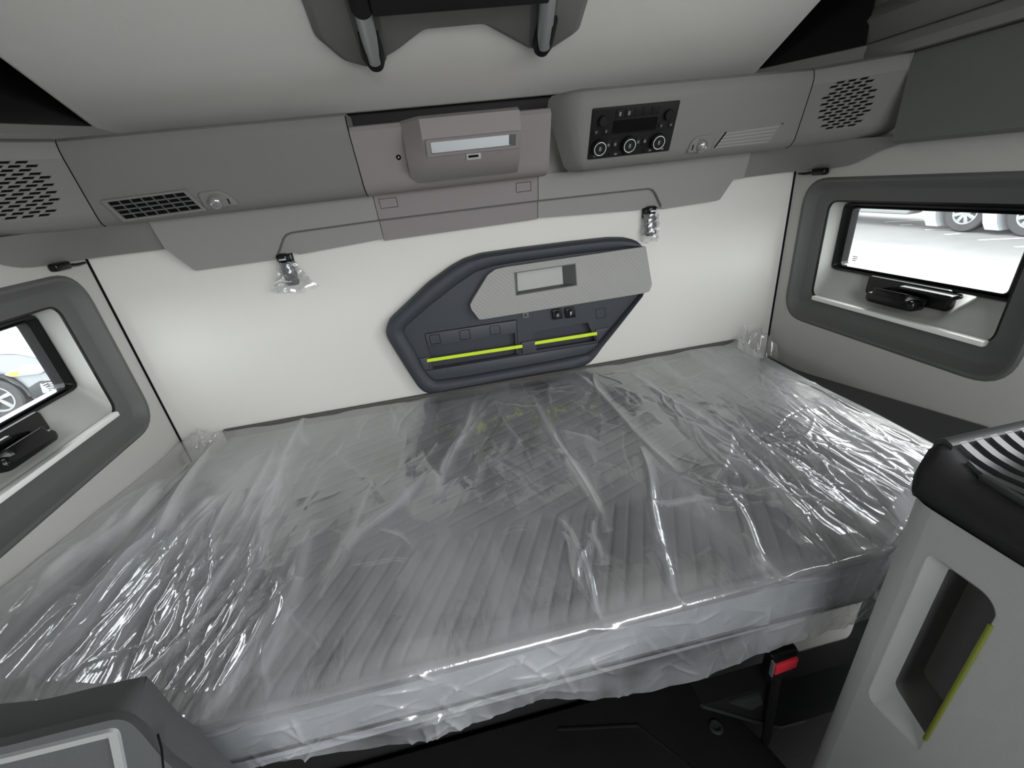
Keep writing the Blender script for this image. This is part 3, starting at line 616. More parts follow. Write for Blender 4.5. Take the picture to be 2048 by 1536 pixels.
# ------------------------------------------------------------------ wrapped catches on the rear wall and coat hooks
def catch(pxy, seed, wide, lab):
    p = at(*pxy, 'y', 1.39); x, z = p[0], p[2]; r = random.Random(seed)
    root = thing('bunk_catch', (x, 1.398, z), lab, 'catch', 'plastic-wrapped catches under the valance')
    box('backplate', x - .022, x + .022, 1.384, 1.399, z - .030, z + .014, 'black', root, .006)
    cl = box('clasp', x - .018, x + .014, 1.362, 1.392, z - .012, z + .012, 'black', root, .007)
    box('pin', x - .010, x + .010, 1.357, 1.366, z - .006, z - .001, 'silver', cl, .001)
    box('release_lever', x - .016, x + .020, 1.368, 1.394, z - .082, z - .020, 'black', root, .008)
    n, mrow = 26, 14; V, F = [], []
    for j in range(mrow + 1):
        t = j / mrow; zz = z - .012 - .085 * t; fl = .022 + wide * t ** 1.5
        for i in range(n):
            a = 2 * PI * i / n; rr = fl * (1 + .22 * math.sin(5 * a + seed) + .18 * r.uniform(-1, 1))
            yy = 1.378 - (.017 + .006 * t) * math.sin(a) * (1 + .15 * r.uniform(-1, 1))
            V.append((x + .002 + rr * math.cos(a), min(yy, 1.397), zz + .008 * math.cos(a * 2 + seed) * t + r.uniform(-.002, .002)))
    for j in range(mrow):
        for i in range(n): F.append([j * n + i, j * n + (i + 1) % n, (j + 1) * n + (i + 1) % n, (j + 1) * n + i])
    mk('plastic_wrap', V, F, 'wrap', root, sharp=18)
catch((570, 514), 1, .036, 'black catch in flared clear plastic wrap, on the pale wall left of the slate panel')
catch((1298, 419), 4, .004, 'black catch in tight crinkled clear wrap, above the right end of the slate panel')
for s, nm in ((1, 'right'), (-1, 'left')):
    X = lambda w: XC + s * (HW - w)
    root = thing('coat_hook', (X(0), 1.30, 1.305), 'tiny black coat hook on the side wall above the %s window' % nm, 'hook', 'coat hooks over the windows')
    box('hook_body', *sorted((X(0), X(.022))), 1.262, 1.312, 1.300, 1.320, 'black', root, .005)
    tube('hook_arm', [(X(.012), 1.305, 1.309), (X(.014), 1.34, 1.306), (X(.016), 1.366, 1.307)], [.005, .004, .003], 'black', root, 8)

# ------------------------------------------------------------------ bunk base, ledges, floor
bb = thing('bunk_locker', (XC, .98, 0), 'dark storage locker under the lower bunk with a pale grey end panel', 'locker')
box('base_box', XC - .86, XC + .86, .66, 1.37, .0, .50, 'carpet', bb, .01)
box('mattress_board', -.80, 1.08, .50, 1.375, .50, .555, 'blackm', bb, .008)
mk('end_panel', *vf_loft([[(x, y, z) for x, z in fillet([(.60, .54), (.60, .37), (.66, .31), (.72, .27), (.78, .26), (.83, .30), (.83, .54)], .02, 4)] for y in (.545, .525)]), 'side', bb)
for s, nm in ((1, 'right'), (-1, 'left')):
    X = lambda d: XC + s * d
    prof = [(.955, .40), (.955, .615), (.965, .630), (1.0, .635), (1.06, .640), (1.084, .645), (1.084, .40)]
    loops = []
    for y in np.linspace(1.385, .45, 14):
        k = max(0, 1.226 - y) * .15; loops.append([(X(a), y, b + (k * (a - .955) / .13 if b > .5 else 0)) for a, b in prof])
    o = mk('side_ledge', *vf_loft(loops), 'ledge'); tag(o, 'dark padded ledge between the mattress end and the %s wall' % nm, 'ledge', 'ledges at the mattress ends')

# ------------------------------------------------------------------ mattress
YFE = lambda x: np.interp(x, [-.95, -.78, -.46, .72, 1.06, 1.25], [.60, .55, .442, .442, .60, .66])
XRE = lambda y: 1.055 + (np.clip(y, .5, 1.4) - .6) * .05
mat_o = thing('mattress', (XC, .9, .56), 'thick grey mattress quilted with diagonal lines on the lower bunk', 'mattress')
nx, ny = 470, 250
u = np.linspace(0, 1, nx); v = np.linspace(0, 1, ny); UU, VV = np.meshgrid(u, v)
Xm = -.775 + UU * (1.85); Y0 = YFE(Xm) + .004; Ym = Y0 + (1.372 - Y0) * VV; Xm = -.775 + UU * (XRE(Ym) - .004 + .775)
d = np.minimum.reduce([Xm + .775, XRE(Ym) - .004 - Xm, Ym - Y0, 1.372 - Ym])
edge = .030 * (1 - np.sqrt(np.clip(1 - (1 - np.clip(d / .03, 0, 1)) ** 2, 0, 1)))
def groove(ph, wd=.085): f = ph - np.round(ph); return np.exp(-(np.abs(f) / wd) ** 1.3)
ph1 = (Xm - (Ym - .44) * .50) / .034; ph2 = (Ym - .42 * Xm) / .045
s1 = 1 / (1 + np.exp((Ym - .70) / .006))
gr = groove(ph1) * s1 + groove(ph2) * (1 - s1) * (.45 + .3 / (1 + np.exp(-(Xm - .1) / .08)))
Zm = .7215 - edge - .0070 * gr * np.clip(d / .02, 0, 1) + .004 * np.sin(3.1 * Xm + 1) * np.sin(4 * Ym)
def grid_faces(nx, ny):
    i = np.arange(nx - 1); j = np.arange(ny - 1); I, J = np.meshgrid(i, j); b = (J * nx + I).ravel()
    return np.stack([b, b + 1, b + nx + 1, b + nx], 1)
def mk_grid(name, X, Y, Zz, m, parent):
    org = ORG[parent.name] if parent else np.zeros(3); n2, n1 = X.shape
    co = np.stack([X, Y, Zz], -1).reshape(-1, 3) - org; F = grid_faces(n1, n2)
    me = bpy.data.meshes.new(name); me.vertices.add(len(co)); me.vertices.foreach_set('co', co.astype(np.float32).ravel())
    me.loops.add(F.size); me.loops.foreach_set('vertex_index', F.astype(np.int32).ravel())
    me.polygons.add(len(F)); me.polygons.foreach_set('loop_start', np.arange(0, F.size, 4, dtype=np.int32))
    me.update(calc_edges=True); me.validate(); me.polygons.foreach_set('use_smooth', [True] * len(F)); me.materials.append(MT[m])
    o = bpy.data.objects.new(name, me); sc.collection.objects.link(o); ORG[o.name] = org
    if parent: o.parent = parent
    return o
mk_grid('quilted_top', Xm, Ym, Zm, 'mattress', mat_o)
def outline(d=0.):
    xs = np.linspace(-.775, 1.05, 60); front = [(x, float(YFE(x)) + .004) for x in xs]
    return inset(front + [(1.09, 1.372), (-.775, 1.372)], d)
mk('side_band', *vf_loft([[(x, y, z) for x, y in outline(dd)] for z, dd in ((.556, .012), (.562, .004), (.60, 0), (.66, -.001), (.692, 0))]), 'side_band', mat_o)
fr = [(x, float(YFE(x)) + .001, .0) for x in np.linspace(-.775, 1.05, 60)]
tube('piping', [(x, y, .692) for x, y, _ in fr], .0035, 'mattress', mat_o, 6)
tube('side_seam', [(x, y - .001, .602 - .02 * (x + .3)) for x, y, _ in fr], .0022, 'seam', mat_o, 6)

# ------------------------------------------------------------------ clear plastic sheet over the mattress
nx, nyt, nyd = 760, 420, 80
xs = np.linspace(XL + .006, 1.128, nx)
yf = YFE(xs) - .004 - .010
zb = np.interp(xs, [-.93, -.42, -.34, -.14, -.03, .05, .10, .14, .25, .35, .445, .55, .67, .8, 1.25], [.60, .612, .60, .556, .575, .583, .560, .540, .518, .512, .535, .545, .552, .56, .60])
t = np.linspace(0, 1, nyt); XX = np.tile(xs, (nyt, 1)); YY = 1.378 + (yf[None, :] + .012 - 1.378) * t[:, None]
def base(X, Y):
    z = np.full_like(X, .7265)
    dr = X - XRE(Y); k = np.clip(dr / .035, 0, 1); k = k * k * (3 - 2 * k)
    tgt = .655
    z = z * (1 - k) + tgt * k
    dl = -.778 - X; k = np.clip(dl / .05, 0, 1); k = k * k * (3 - 2 * k)
    q = np.clip(dl / .145, 0, 1); wl = .722 + .10 * np.clip(1.30 - Y, 0, 2) ** 1.1
    z = z * (1 - k) + (.702 + (wl - .702) * q ** 1.6) * k
    return z
ZZ = base(XX, YY)
H = np.zeros_like(ZZ)
def crease(x0, y0, x1, y1, A, w, asym=0.):
    """one fold line on the sheet, sharp-crested, fading at both ends"""
    L = math.hypot(x1 - x0, y1 - y0); ex, ey = (x1 - x0) / L, (y1 - y0) / L; R_ = 5 * w
    i0, i1 = np.searchsorted(xs, [min(x0, x1) - R_, max(x0, x1) + R_])
    if i1 <= i0: return
    X, Y = XX[:, i0:i1], YY[:, i0:i1]; a = ((X - x0) * ex + (Y - y0) * ey) / L; dd = -(X - x0) * ey + (Y - y0) * ex
    dd = dd + .006 * np.sin(a * 7 + x0 * 50) * min(1, L / .2)
    tp = np.clip(a, 0, 1); tp = (4 * tp * (1 - tp)) ** .6 * (a > 0) * (a < 1)
    wl = np.where(dd > 0, w * (1 + asym), w * (1 - asym)); H[:, i0:i1] += A * tp * np.exp(-(np.abs(dd) / wl) ** 1.25)
mp = lambda x, y: at(x, y, 'z', .73)[:2]
def cpx(a, b, A, w, s=0.):
    p, q = mp(*a), mp(*b); crease(p[0], p[1], q[0], q[1], A, w, s)
# the folds that can be picked out one by one
for a, b, A, w, s in [((1060, 790), (1215, 1065), .012, .010, .3), ((1150, 745), (1360, 950), .008, .009, .2), ((1280, 895), (1335, 1140), .011, .008, .3), ((1255, 745), (1500, 905), .008, .012, 0),
    ((950, 800), (870, 1000), .008, .012, 0), ((985, 795), (1080, 960), .006, .01, 0), ((870, 940), (690, 1100), .008, .012, .3), ((620, 800), (520, 1060), .007, .014, 0), ((560, 880), (440, 1120), .007, .016, 0),
    ((425, 880), (300, 1090), .014, .012, .2), ((310, 1060), (20, 1420), .015, .010, .2), ((280, 1090), (40, 1390), .006, .006, 0), ((500, 1150), (210, 1440), .008, .008, 0), ((470, 1100), (330, 1400), .008, .008, 0), ((590, 1160), (410, 1440), .012, .012, .3),
    ((1435, 1000), (1290, 1010), .004, .005, 0), ((1480, 830), (1430, 975), .004, .005, 0), ((1440, 960), (1560, 1180), .007, .006, 0), ((1390, 960), (1700, 1020), .004, .005, 0), ((1130, 1060), (1220, 1260), .011, .006, 0), ((1120, 1030), (1170, 1190), .009, .006, .2), ((1180, 1040), (1200, 1130), .009, .008, .2), ((1310, 1100), (1380, 1230), .008, .006, 0), ((1175, 1080), (1150, 1170), .006, .006, 0),
    ((1480, 870), (1790, 1090), .010, .010, .2), ((1570, 860), (1830, 1010), .010, .010, .2), ((1480, 1070), (1600, 1190), .006, .006, 0), ((760, 950), (640, 1200), .005, .012, 0)]: cpx(a, b, A, w, s)
# families of long tension folds running front to back
def family(n, x0, x1, y0, y1, ln, A, w, ang=-92, sp=10):
    for _ in range(n):
        x, y = rng.uniform(x0, x1), rng.uniform(y0, y1); L = ln * rng.uniform(.5, 1.4); th = math.radians(ang + rng.normal(0, sp))
        crease(x, y, x + L * math.cos(th), y + L * math.sin(th), A * rng.uniform(.3, 1.2) * (1 if rng.random() < .75 else -1), w * rng.uniform(.6, 1.5), rng.uniform(-.3, .3))
family(14, .62, 1.0, .60, 1.0, .34, .0085, .0170, -91, 5)
family(14, -.74, -.36, .60, 1.05, .36, .0085, .0170, -92, 5)
family(120, .58, 1.05, .56, 1.15, .24, .0040, .0034, -92, 9)
family(60, .42, .95, .55, .85, .16, .0020, .0030, -95, 40)
family(70, -.76, -.38, .50, 1.05, .28, .0042, .0040, -93, 9)
family(40, -.70, -.40, .55, .75, .16, .0030, .0045, -95, 20)
family(70, -.6, .7, 1.0, 1.37, .24, .0034, .0085, -95, 18)
family(60, .0, .75, .95, 1.36, .14, .0030, .0050, -80, 30)
family(26, -.4, .5, .60, .95, .10, .0018, .0040, -95, 45)
family(28, -.92, -.78, .75, 1.3, .30, .0050, .0120, -90, 6)
from mathutils import noise as mn
# soft billow
FM = np.maximum(H, 0)
bx, by = np.linspace(XL, XR, 90), np.linspace(.4, 1.4, 60)
def soft(fx, fy, seed):
    G = np.array([[mn.noise(Vector((x * fx, y * fy, seed))) for x in bx] for y in by])
    iu = np.clip((XX - XL) / (XR - XL) * 89, 0, 88.999); iv = (np.clip(YY, .4, 1.4) - .4) * 59; i = np.clip(iu.astype(int), 0, 88); j = np.clip(iv.astype(int), 0, 58); a, b = iu - i, iv - j
    return (1 - b) * ((1 - a) * G[j, i] + a * G[j, i + 1]) + b * ((1 - a) * G[j + 1, i] + a * G[j + 1, i + 1])
H += .0045 * soft(9, 3, 1.3) + .0022 * soft(22, 6, 7.7) + .006
H = np.maximum(H, .0008)
fade = np.clip((YY - 0) * 0 + (1 - t[:, None]) / .04, .25, 1)
ZZ = ZZ + H * fade
# crumpled tufts at the two rear corners
for cx, cy, hh, wx in ((-.845, 1.372, .038, .045), (1.105, 1.368, .030, .03)):
    q = np.exp(-((XX - cx) / wx) ** 2 - ((YY - cy) / .03) ** 2); ZZ += q * hh * (1 + .35 * np.sin(XX * 260) * np.cos(YY * 190))
# the front drop
td = np.linspace(0, 1, nyd + 1)[1:]; ztop = ZZ[-1]
Xd = np.tile(xs, (nyd, 1)); rr = .014
Zd = ztop[None, :] + (zb - ztop)[None, :] * td[:, None]
drop = ztop[None, :] - Zd
Yd = (yf[None, :] + .012) - rr * np.sqrt(np.clip(1 - (1 - np.clip(drop / rr, 0, 1)) ** 2, 0, 1)) - .03 * np.clip(drop - .11, 0, 1)
Hd = np.zeros_like(Zd)
for _ in range(170):
    x = rng.uniform(-.45, .75); L = rng.uniform(.02, .12); z0 = rng.uniform(.55, .72); th = math.radians(rng.choice([-90, -60, -120, 10, 170, 25]) + rng.normal(0, 18)); A = rng.uniform(.0008, .0042); w = rng.uniform(.002, .005)
    ex, ez = math.cos(th), math.sin(th); a = ((Xd - x) * ex + (Zd - z0) * ez) / L; dd = -(Xd - x) * ez + (Zd - z0) * ex
    Hd += A * (4 * np.clip(a, 0, 1) * (1 - np.clip(a, 0, 1))) ** .6 * np.exp(-(np.abs(dd) / w) ** 1.25)
Hd += .0022 * np.abs(np.sin(Xd * 60 + 3 * np.sin(Xd * 9))) * np.clip((drop - .10) / .06, 0, 1)
Yd -= Hd
Xa, Ya, Za = np.vstack([XX, Xd]), np.vstack([YY, Yd]), np.vstack([ZZ, Zd])
sheet = mk_grid('plastic_sheet', Xa, Ya, Za, 'film', None)
nu, nv = 40, 16; U_, V_ = np.meshgrid(np.linspace(0, 1, nu), np.linspace(0, 1, nv))
Xt = 1.098 + .128 * U_ + .006 * np.sin(V_ * 9 + U_ * 14); Yt = 1.372 - .030 * V_ - .012 * np.sin(U_ * 17 + 3 * V_) * V_ - .02 * U_ * V_; Zt = .735 - .018 * U_ + (.050 - .02 * U_) * np.sin(PI * np.clip(1 - V_, 0, 1) * .5) * (1 + .3 * np.sin(U_ * 11 + 1)) - .05 * V_ ** 2 + .005 * np.sin(U_ * 31 + V_ * 12)
mk_grid('corner_tuft', Xt, np.minimum(Yt, 1.392), Zt, 'wrap', sheet)
fold = np.vstack([np.clip(FM / .006, 0, 1) ** 1.3, np.clip(Hd / .006, 0, 1) * .7]).ravel().astype(np.float32)
fa = sheet.data.attributes.new('fold', 'FLOAT', 'POINT'); fa.data.foreach_set('value', fold)
tag(sheet, 'crinkled clear plastic protective sheet draped over the whole mattress', 'plastic sheet')

# ------------------------------------------------------------------ floor mat, buckle, under-bunk box
fm = thing('floor_mat', (.2, .2, .08), 'black moulded rubber mat over the tunnel in front of the lower bunk', 'mat')
mk('mat_sheet', *vf_loft([[(x, y, z) for x, y in fillet([(-.6, -.9), (.60, -.9), (.60, .40), (.50, .645), (-.6, .645)], .06, 5)] for z in (.0, .095)] + [[(x, y, .10) for x, y in inset(fillet([(-.6, -.9), (.60, -.9), (.60, .40), (.50, .645), (-.6, .645)], .06, 5), .006)]]), 'rubber', fm)
fpl = Plane((0, 0, .1), (1, 0, 0), (0, 1, 0)); p = at(1432, 1455, 'z', .1)
lathe('mat_stud', fpl, p[0], p[1], [(.017, -.001), (.017, .003), (.014, .006), (.010, .006), (.009, .002), (.003, .002)], 'cardark', fm, 20)
tube('mat_ridge', [(.10, .60, .100), (.30, .56, .1), (.42, .40, .1), (.45, .1, .1)], .004, 'rubber', fm, 6)
bx_ = thing('seat_plinth', (.62, .50, 0), 'black moulded plastic seat plinth on the floor under the front edge of the bunk', 'plinth')
P = [at(1395, 1368, 'y', .48), at(1530, 1425, 'y', .48)]
mk('plinth_body', *vf_loft([[(x, y, z) for x, z in fillet([(.40, .30), (.64, .095), (.86, .095), (.86, .30)], .02, 4)] for y in (.522, .475)]), "blackm", bx_)
tube('plinth_edge', [(.405, .474, .300), (.60, .472, .128), (.635, .472, .103), (.70, .472, .099)], .004, 'cardark', bx_, 8)
mk('plinth_plate', *vf_loft([[(x, y, z) for x, z in ((.47, .29), (.53, .235), (.56, .245), (.545, .29))] for y in (.474, .468)]), 'cardark', bx_)
bk = thing('belt_buckle', (.63, .5, .30), 'black seat-belt buckle with a bright red release button below the sheet edge', 'buckle')
c = at(1575, 1330, 'y', .44)
box('buckle_body', c[0] - .032, c[0] + .030, .445, .472, c[2] - .06, c[2] + .028, 'black', bk, .008)
bpl2 = Plane((c[0], .4445, c[2]), (1, 0, 0), (0, 0, 1))
prism('release_button', bpl2, fillet([(-.025, -.026), (.024, -.018), (.024, .012), (-.025, .004)], .004, 3), -.004, .005, 'red', bk, .002)
prism('edge_plate', bpl2, [(-.031, -.030), (-.028, -.030), (-.030, .016), (-.033, .016)], -.004, .004, 'silver', bk)
tube('buckle_stalk', [(c[0], .458, c[2] - .05), (c[0] + .02, .460, .16), (c[0] + .03, .460, .0)], .010, 'blackm', bk, 8)

# ------------------------------------------------------------------ grey cabinet with louvred cap (front right)
CX = .55
cab = thing('side_cabinet', (.75, .17, 0), 'tall grey moulded cabinet with black louvred cap and lime-edged hand recess at right', 'cabinet')
cfm = lambda y, z, w: (CX + w, y, z)
plan = fillet([(CX, .0), (CX, .345), (1.0, .345), (1.0, .0)], [.0, .035, .03, 0], 6)
def off_z(k): return [(x, y) for x, y in inset(plan, k)]
# body as a shell whose inner side wall carries the real recess
oo = fillet([(.2215, .600), (.2215, .892), (.236, .905), (.298, .905), (.298, .590)], [.004, .02, .02, .012, .02], 5)
ii = fillet([(.2225, .618), (.2225, .868), (.236, .893), (.2805, .893), (.2805, .648)], [.004, .02, .015, .004, .01], 5)
dd_ = fillet([(.2235, .640), (.2235, .862), (.238, .886), (.279, .886), (.279, .660)], [.004, .02, .015, .004, .01], 5)
plate('inner_face', [(.0, .10), (.312, .10), (.312, .975), (.0, .963)], [oo], cfm, .004, 'cab', cab)
i0 = [p for p in plan if p[1] > .3095 - 1e-6 or p[0] > CX + .02]
i0 = [(CX, .311)] + [p for p in i0 if not (p[0] == CX and p[1] < .31)]
mk('outer_shell', *vf_loft([[(x, y, z) for x, y in i0] for z in (.10, .968)], closed=False, cap0=False, cap1=False), 'cab', cab, sharp=50)
Lr = lambda p, w: [cfm(a, b, w) for a, b in p]
mk('recess_chamfer', *vf_loft([Lr(inset(oo, -.001), -.0003), Lr(oo, .0008), Lr(ii, .012)], cap0=False, cap1=False), 'cab', cab)
mk('hand_recess', *vf_loft([Lr(ii, .012), Lr(dd_, .055)], cap0=False), 'cabin', cab)
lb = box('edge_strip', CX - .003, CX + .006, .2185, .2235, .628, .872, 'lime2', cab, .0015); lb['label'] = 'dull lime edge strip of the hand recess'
cap_prof = lambda f: [(y, .972 + (z - .972) * f) for y, z in ((.0, 1.004), (.20, 1.006), (.27, 1.008), (.30, 1.012), (.322, 1.022), (.336, 1.033), (.343, 1.036), (.350, 1.030), (.352, 1.0), (.348, .964))]
st_ = [(.548, .0, -.004), (.546, .25, -.002), (.556, .62, 0), (.570, .92, 0), (.582, 1.0, 0), (1.0, 1.0, 0)]
cp = mk('louvred_cap', *vf_loft([[(x, y + (dy if i > 5 else 0) - (.012 if x < .55 and i > 3 else .005 if x < .56 and i > 3 else 0), z) for i, (y, z) in enumerate(cap_prof(f))] + [(x, .0, .964)] for x, f, dy in st_]), 'blackm', cab, sharp=50)
def zc(y): p = cap_prof(1.); return float(np.interp(y, [a for a, b in p[:7]], [b for a, b in p[:7]]))
def skin(name, pts0, pts1, h=.006):
    mk(name, *vf_loft([[(p[0], p[1], zc(p[1]) - .001), (q[0], q[1], zc(q[1]) - .001), (q[0] - .001, q[1], zc(q[1]) + h), (p[0] + .001, p[1], zc(p[1]) + h)] for p, q in zip(pts0, pts1)]), 'louvre', cp, sharp=50)
yy_ = [.336, .328, .318, .308, .295, .27, .22, .15, .06]
for k in range(-9, 17):
    xa = .590 + k * .0225
    p0 = [(max(.584, xa + (.336 - y) * .36), y) for y in yy_]; p1 = [(max(.5845, xa + .0125 + (.336 - y) * .36), y) for y in yy_]
    keep = [i for i in range(len(yy_)) if p1[i][0] > .5846]
    if len(keep) > 1 and p1[keep[-1]][0] < 1.0 + .3: skin('louvre', [p0[i] for i in keep], [p1[i] for i in keep])
mk('louvre_border', *vf_loft([[(x, y, zc(y) - .001), (x, y, zc(y) + .007)] + [(x + .006, y, zc(y) + .007), (x + .006, y, zc(y) - .001)] for x, y in ((.580, .30), (.580, .24), (.580, .1), (.580, .02))]), 'louvre', cp)
mk('louvre_border', *vf_loft([[(x, .334, zc(.334) - .001), (x, .334, zc(.334) + .0062), (x, .339, zc(.339) + .0060), (x, .345, 1.042), (x, .3535, 1.034), (x, .353, 1.0)] for x in (.580, 1.0)]), 'louvre', cp)
tube('cap_joint', [(x, y, .9665) for x, y in inset(plan, -.0005)], .0025, 'seam', cab, 6)

# ------------------------------------------------------------------ seat back (front left)
seat = thing('front_seat', (-.56, .27, .0), 'dark grey front seat backrest with a pale piped panel at the lower left corner', 'seat')
spb = Plane((0, .345, 0), (1, 0, 0), (0, 0, 1)); spl = Plane((0, .30, 0), (1, 0, 0), (0, 0, 1))
Q = lambda x, y: (x / 2.866, 1000 + y / 2.866)
so = [spb.uv(*Q(*p)) for p in ((0, 1370), (400, 1268), (640, 1214), (700, 1212), (770, 1224), (850, 1290), (920, 1375), (1000, 1460), (1110, 1536))]
so = [(-.85, so[0][1] + .08)] + so + [(so[-1][0] + .03, .45), (-.85, .45)]
sf = [spl.uv(*Q(*p)) for p in ((0, 1420), (400, 1318), (640, 1260), (695, 1258), (745, 1275), (810, 1335), (870, 1410), (940, 1490), (1040, 1580))]
sf = [(-.83, sf[0][1] + .075)] + sf + [(sf[-1][0] + .03, .45), (-.83, .45)]
bo, fo = fillet(so, .012, 3), fillet(sf, .012, 3)
mid = [((a[0] + b[0]) / 2 + .004, (a[1] + b[1]) / 2 + .008) for a, b in zip(bo, fo)]
mk('backrest', *vf_loft([[spb.pt(u, v, -.05) for u, v in inset(bo, .02)], [spb.pt(u, v, -.02) for u, v in inset(bo, .004)], [spb.pt(u, v, 0) for u, v in bo], [spb.pt(u, v, .024) for u, v in mid], [spl.pt(u, v, 0) for u, v in fo]]), 'seat', seat)
pi_ = [spl.uv(*Q(*p)) for p in ((0, 1462), (640, 1305), (675, 1310), (692, 1335), (735, 1560))]
pi_ = [(-.80, pi_[0][1] + .065)] + pi_ + [(pi_[-1][0] + .03, .50), (-.80, .50)]
pp = fillet(pi_, .006, 3)
mk('pale_piping', *vf_plate(pp, [inset(pp, .0075)], lambda u, v, w: spl.pt(u, v, .004 - w), .006), 'piping', seat)
plate('centre_panel', inset(pp, .0074), [], lambda u, v, w: spl.pt(u, v, .0015 - w), .004, 'seat', seat)
tube('stitch_line', [spl.pt(*spl.uv(*Q(*p)), .0) for p in ((905, 1345), (925, 1420), (940, 1560))], .001, 'seam', seat, 6)

# ------------------------------------------------------------------ outside: yard, car, lorry
GZ = -1.2
gnd = mk('ground', [(-60, -60, GZ), (60, -60, GZ), (60, 60, GZ), (-60, 60, GZ)], [[0, 1, 2, 3]], 'ground'); gnd['kind'] = 'structure'
def line(a, b, w=.06):
    p, q = at(*a, 'z', GZ + .004), at(*b, 'z', GZ + .004); d = (q - p) / np.linalg.norm(q - p); n = np.array([-d[1], d[0], 0]) * w
    mk('parking_line', [p - n, q - n, q + n, p + n], [[0, 1, 2, 3]], 'paint', gnd, smooth=False)
line((1770, 444), (1890, 438)); line((1850, 459), (1935, 458)); line((1957, 480), (2090, 474)); line((2030, 494), (2100, 490)); line((1800, 450), (1825, 449)); line((1890, 469), (1920, 467))
line((-60, 672), (60, 655)); line((20, 676), (60, 668))
def wheel(root, x, y, r, s, wd=.22, spokes=5, rimf=.66):
    """wheel with its axle along X, outer face towards s"""
    pl = Plane((x, y, r), (0, s, 0), (0, 0, 1))
    t = mk('wheel', *vf_lathe(pl, 0, 0, [(r * .5, -wd), (r * .96, -wd), (r, -wd * .8), (r, -wd * .12), (r * .94, 0), (r * rimf * 1.02, -.005), (r * rimf, -.03)], 36), 'tyre', root)
    mk('rim', *vf_lathe(pl, 0, 0, [(r * rimf, -.04), (r * rimf, -.004), (r * rimf * .9, -.004), (r * rimf * .86, -.04), (r * .1, -.045)], 36), 'rim', t)
    for k in range(spokes):
        a = 2 * PI * k / spokes + .3; c, s_ = math.cos(a), math.sin(a); w0, w1 = r * .07, r * .10
        q = [(c * r * .08 - s_ * w0, s_ * r * .08 + c * w0), (c * r * .08 + s_ * w0, s_ * r * .08 - c * w0), (c * r * rimf * .9 + s_ * w1, s_ * r * rimf * .9 - c * w1), (c * r * rimf * .9 - s_ * w1, s_ * r * rimf * .9 + c * w1)]
        mk('spoke', *vf_prism(pl, ccw(q), -.04, -.008, .006), 'rim', t)
    mk('hub_cap', *vf_lathe(pl, 0, 0, [(r * .13, -.03), (r * .13, -.006), (r * .05, -.002)], 16), 'rim', t)
# car: nose towards +Y, its flank faces the cab
car = thing('car', (-7.12, 7.40, GZ), 'silver parked car with alloy wheel seen through the left window', 'car', local=True)
prof = [(-3.55, .35), (-3.6, .75), (-3.45, 1.02), (-2.9, 1.10), (-2.4, 1.55), (-1.2, 1.62), (-.75, 1.52), (-.05, 1.08), (.55, .98), (.82, .86), (.90, .62), (.90, .34), (.80, .24), (.43, .22), (.40, .42), (.22, .66), (0, .74), (-.22, .66), (-.40, .42), (-.43, .22), (-2.25, .22), (-2.28, .42), (-2.46, .66), (-2.68, .74), (-2.90, .66), (-3.08, .42), (-3.1, .22), (-3.4, .24)]
prof = ccw(prof); prof = fillet(prof, .05, 3)
def cwid(z): return 0.0 if z < .8 else (z - .8) * .22
def cl(x, k): return [(x - (cwid(z) if k < 0 else 0) + (cwid(z) if k > 0 else 0), y, z) for y, z in inset(prof, .03 if k in (2, -2) else 0)]
mk('body', *vf_loft([[(-.05 - .025 - cwid(z), y, z) for y, z in inset(prof, .02)], [(-.05 - .0 - cwid(z) * 1.0, y, z) for y, z in prof], [(-1.70 + cwid(z), y, z) for y, z in prof], [(-1.73 + cwid(z), y, z) for y, z in inset(prof, .02)]][::-1]), 'carpaint', car, sharp=40)
for yy in (0, -2.68): wheel(car, .0 - .03, yy, .33, 1); 
for yy in (0, -2.68): wheel(car, -1.72, yy, .33, -1)
yzp = Plane((-.052, 0, 0), (0, 1, 0), (0, 0, 1))
hl = prism('headlight', yzp, fillet([(.26, .70), (.34, .64), (.72, .62), (.86, .68), (.84, .76), (.60, .80)], .03, 3), -.06, .006, 'truckw', car, .006)
prism('indicator', yzp, [(.28, .695), (.36, .655), (.46, .65), (.46, .735)], 0, .009, 'amber', hl, .002)
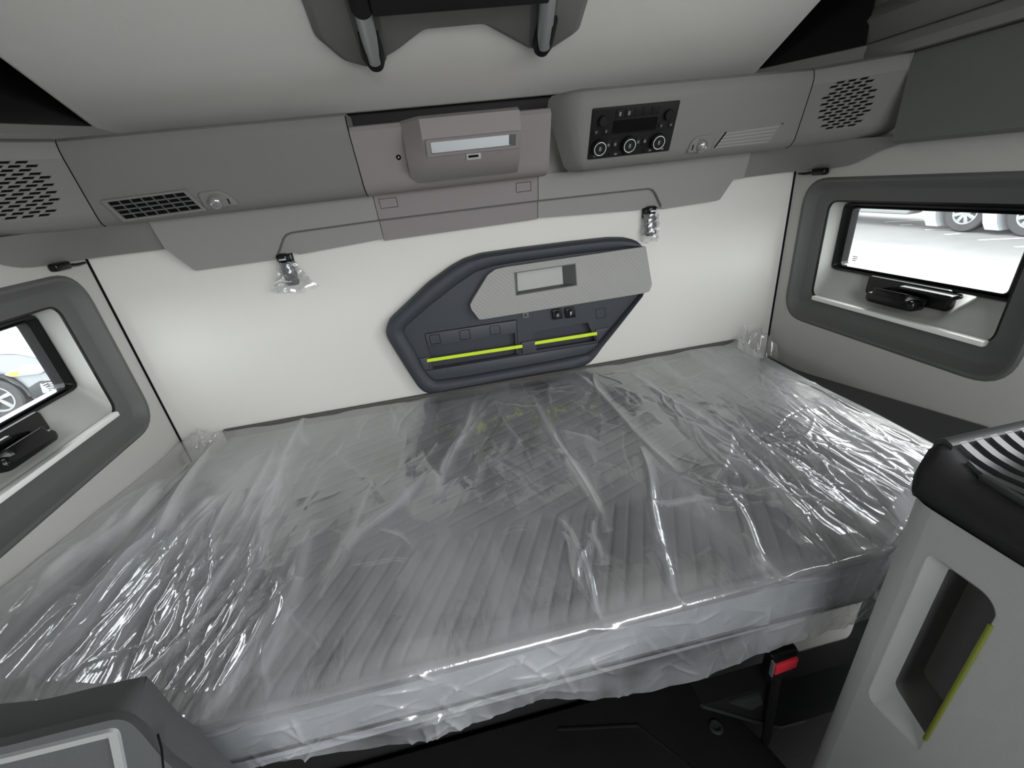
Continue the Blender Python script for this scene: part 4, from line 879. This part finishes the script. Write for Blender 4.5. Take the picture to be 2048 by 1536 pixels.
prism('bumper_trim', yzp, fillet([(.43, .24), (.44, .42), (.62, .50), (.88, .46), (.88, .36), (.80, .25)], .03, 3), -.05, .008, 'cardark', car, .004)
gr_ = prism('fog_grille', yzp, fillet([(.60, .30), (.86, .30), (.87, .46), (.64, .47)], .02, 3), 0, .014, 'truckw', car, .004)
for k in range(4): prism('slat', yzp, [(.70, .325 + k * .035), (.85, .325 + k * .035), (.86, .337 + k * .035), (.71, .337 + k * .035)], .008, .018, 'cardark', gr_)
prism('wheel_arch', yzp, [(r_ * math.cos(a) * 1, .33 + r_ * math.sin(a)) for r_, an in ((.44, np.linspace(-.1, PI + .1, 14)), (.40, np.linspace(PI + .1, -.1, 14))) for a in an], -.1, .012, 'cardark', car)
prism('side_window', Plane((-.20, 0, 0), (0, 1, 0), (.22, 0, 1)), fillet([(-2.3, 1.12), (-1.9, 1.50), (-.85, 1.46), (-.30, 1.12)], .05, 3), -.05, -.01, 'black', car)
car.rotation_euler = (0, 0, -PI / 2 + .05)
# lorry on the right: chassis, tandem wheels, pale mudguards
lor = thing('lorry', (14.35, 9.3, GZ), 'pale parked lorry with big wheels seen at the top of the right window', 'truck', local=True)
mk('chassis', *vf_box(.05, 2.35, -4.0, 7.5, .72, .98, .03), 'cardark', lor)
mk('cargo_body', *vf_box(-.02, 2.42, -4.2, 4.2, 1.05, 3.4, .05), 'truckw', lor)
mk('cab', *vf_box(.0, 2.4, 4.6, 7.6, .7, 3.0, .12), 'truckw', lor)
for yy in (-.72, .72, 6.2): wheel(lor, .08, yy, .50, -1, .3, 8, .60); wheel(lor, 2.3, yy, .50, 1, .3, 8, .60)
xm = Plane((.0, 0, 0), (0, -1, 0), (0, 0, 1))
for c0 in (-.02, 1.45):
    mk('mudguard', *vf_loft([[(xq, c0 + .22 + dy, z) for xq in (0.02, .45)] + [(xq, c0 + dy - .10, z) for xq in (.45, 0.02)] for dy, z in ((-.10, .12), (0, .28), (.10, .62), (.16, .95))]), 'truckw', lor)
mk('fuel_tank', *vf_box(.05, .65, 2.2, 4.0, .38, .95, .08), 'rim', lor)
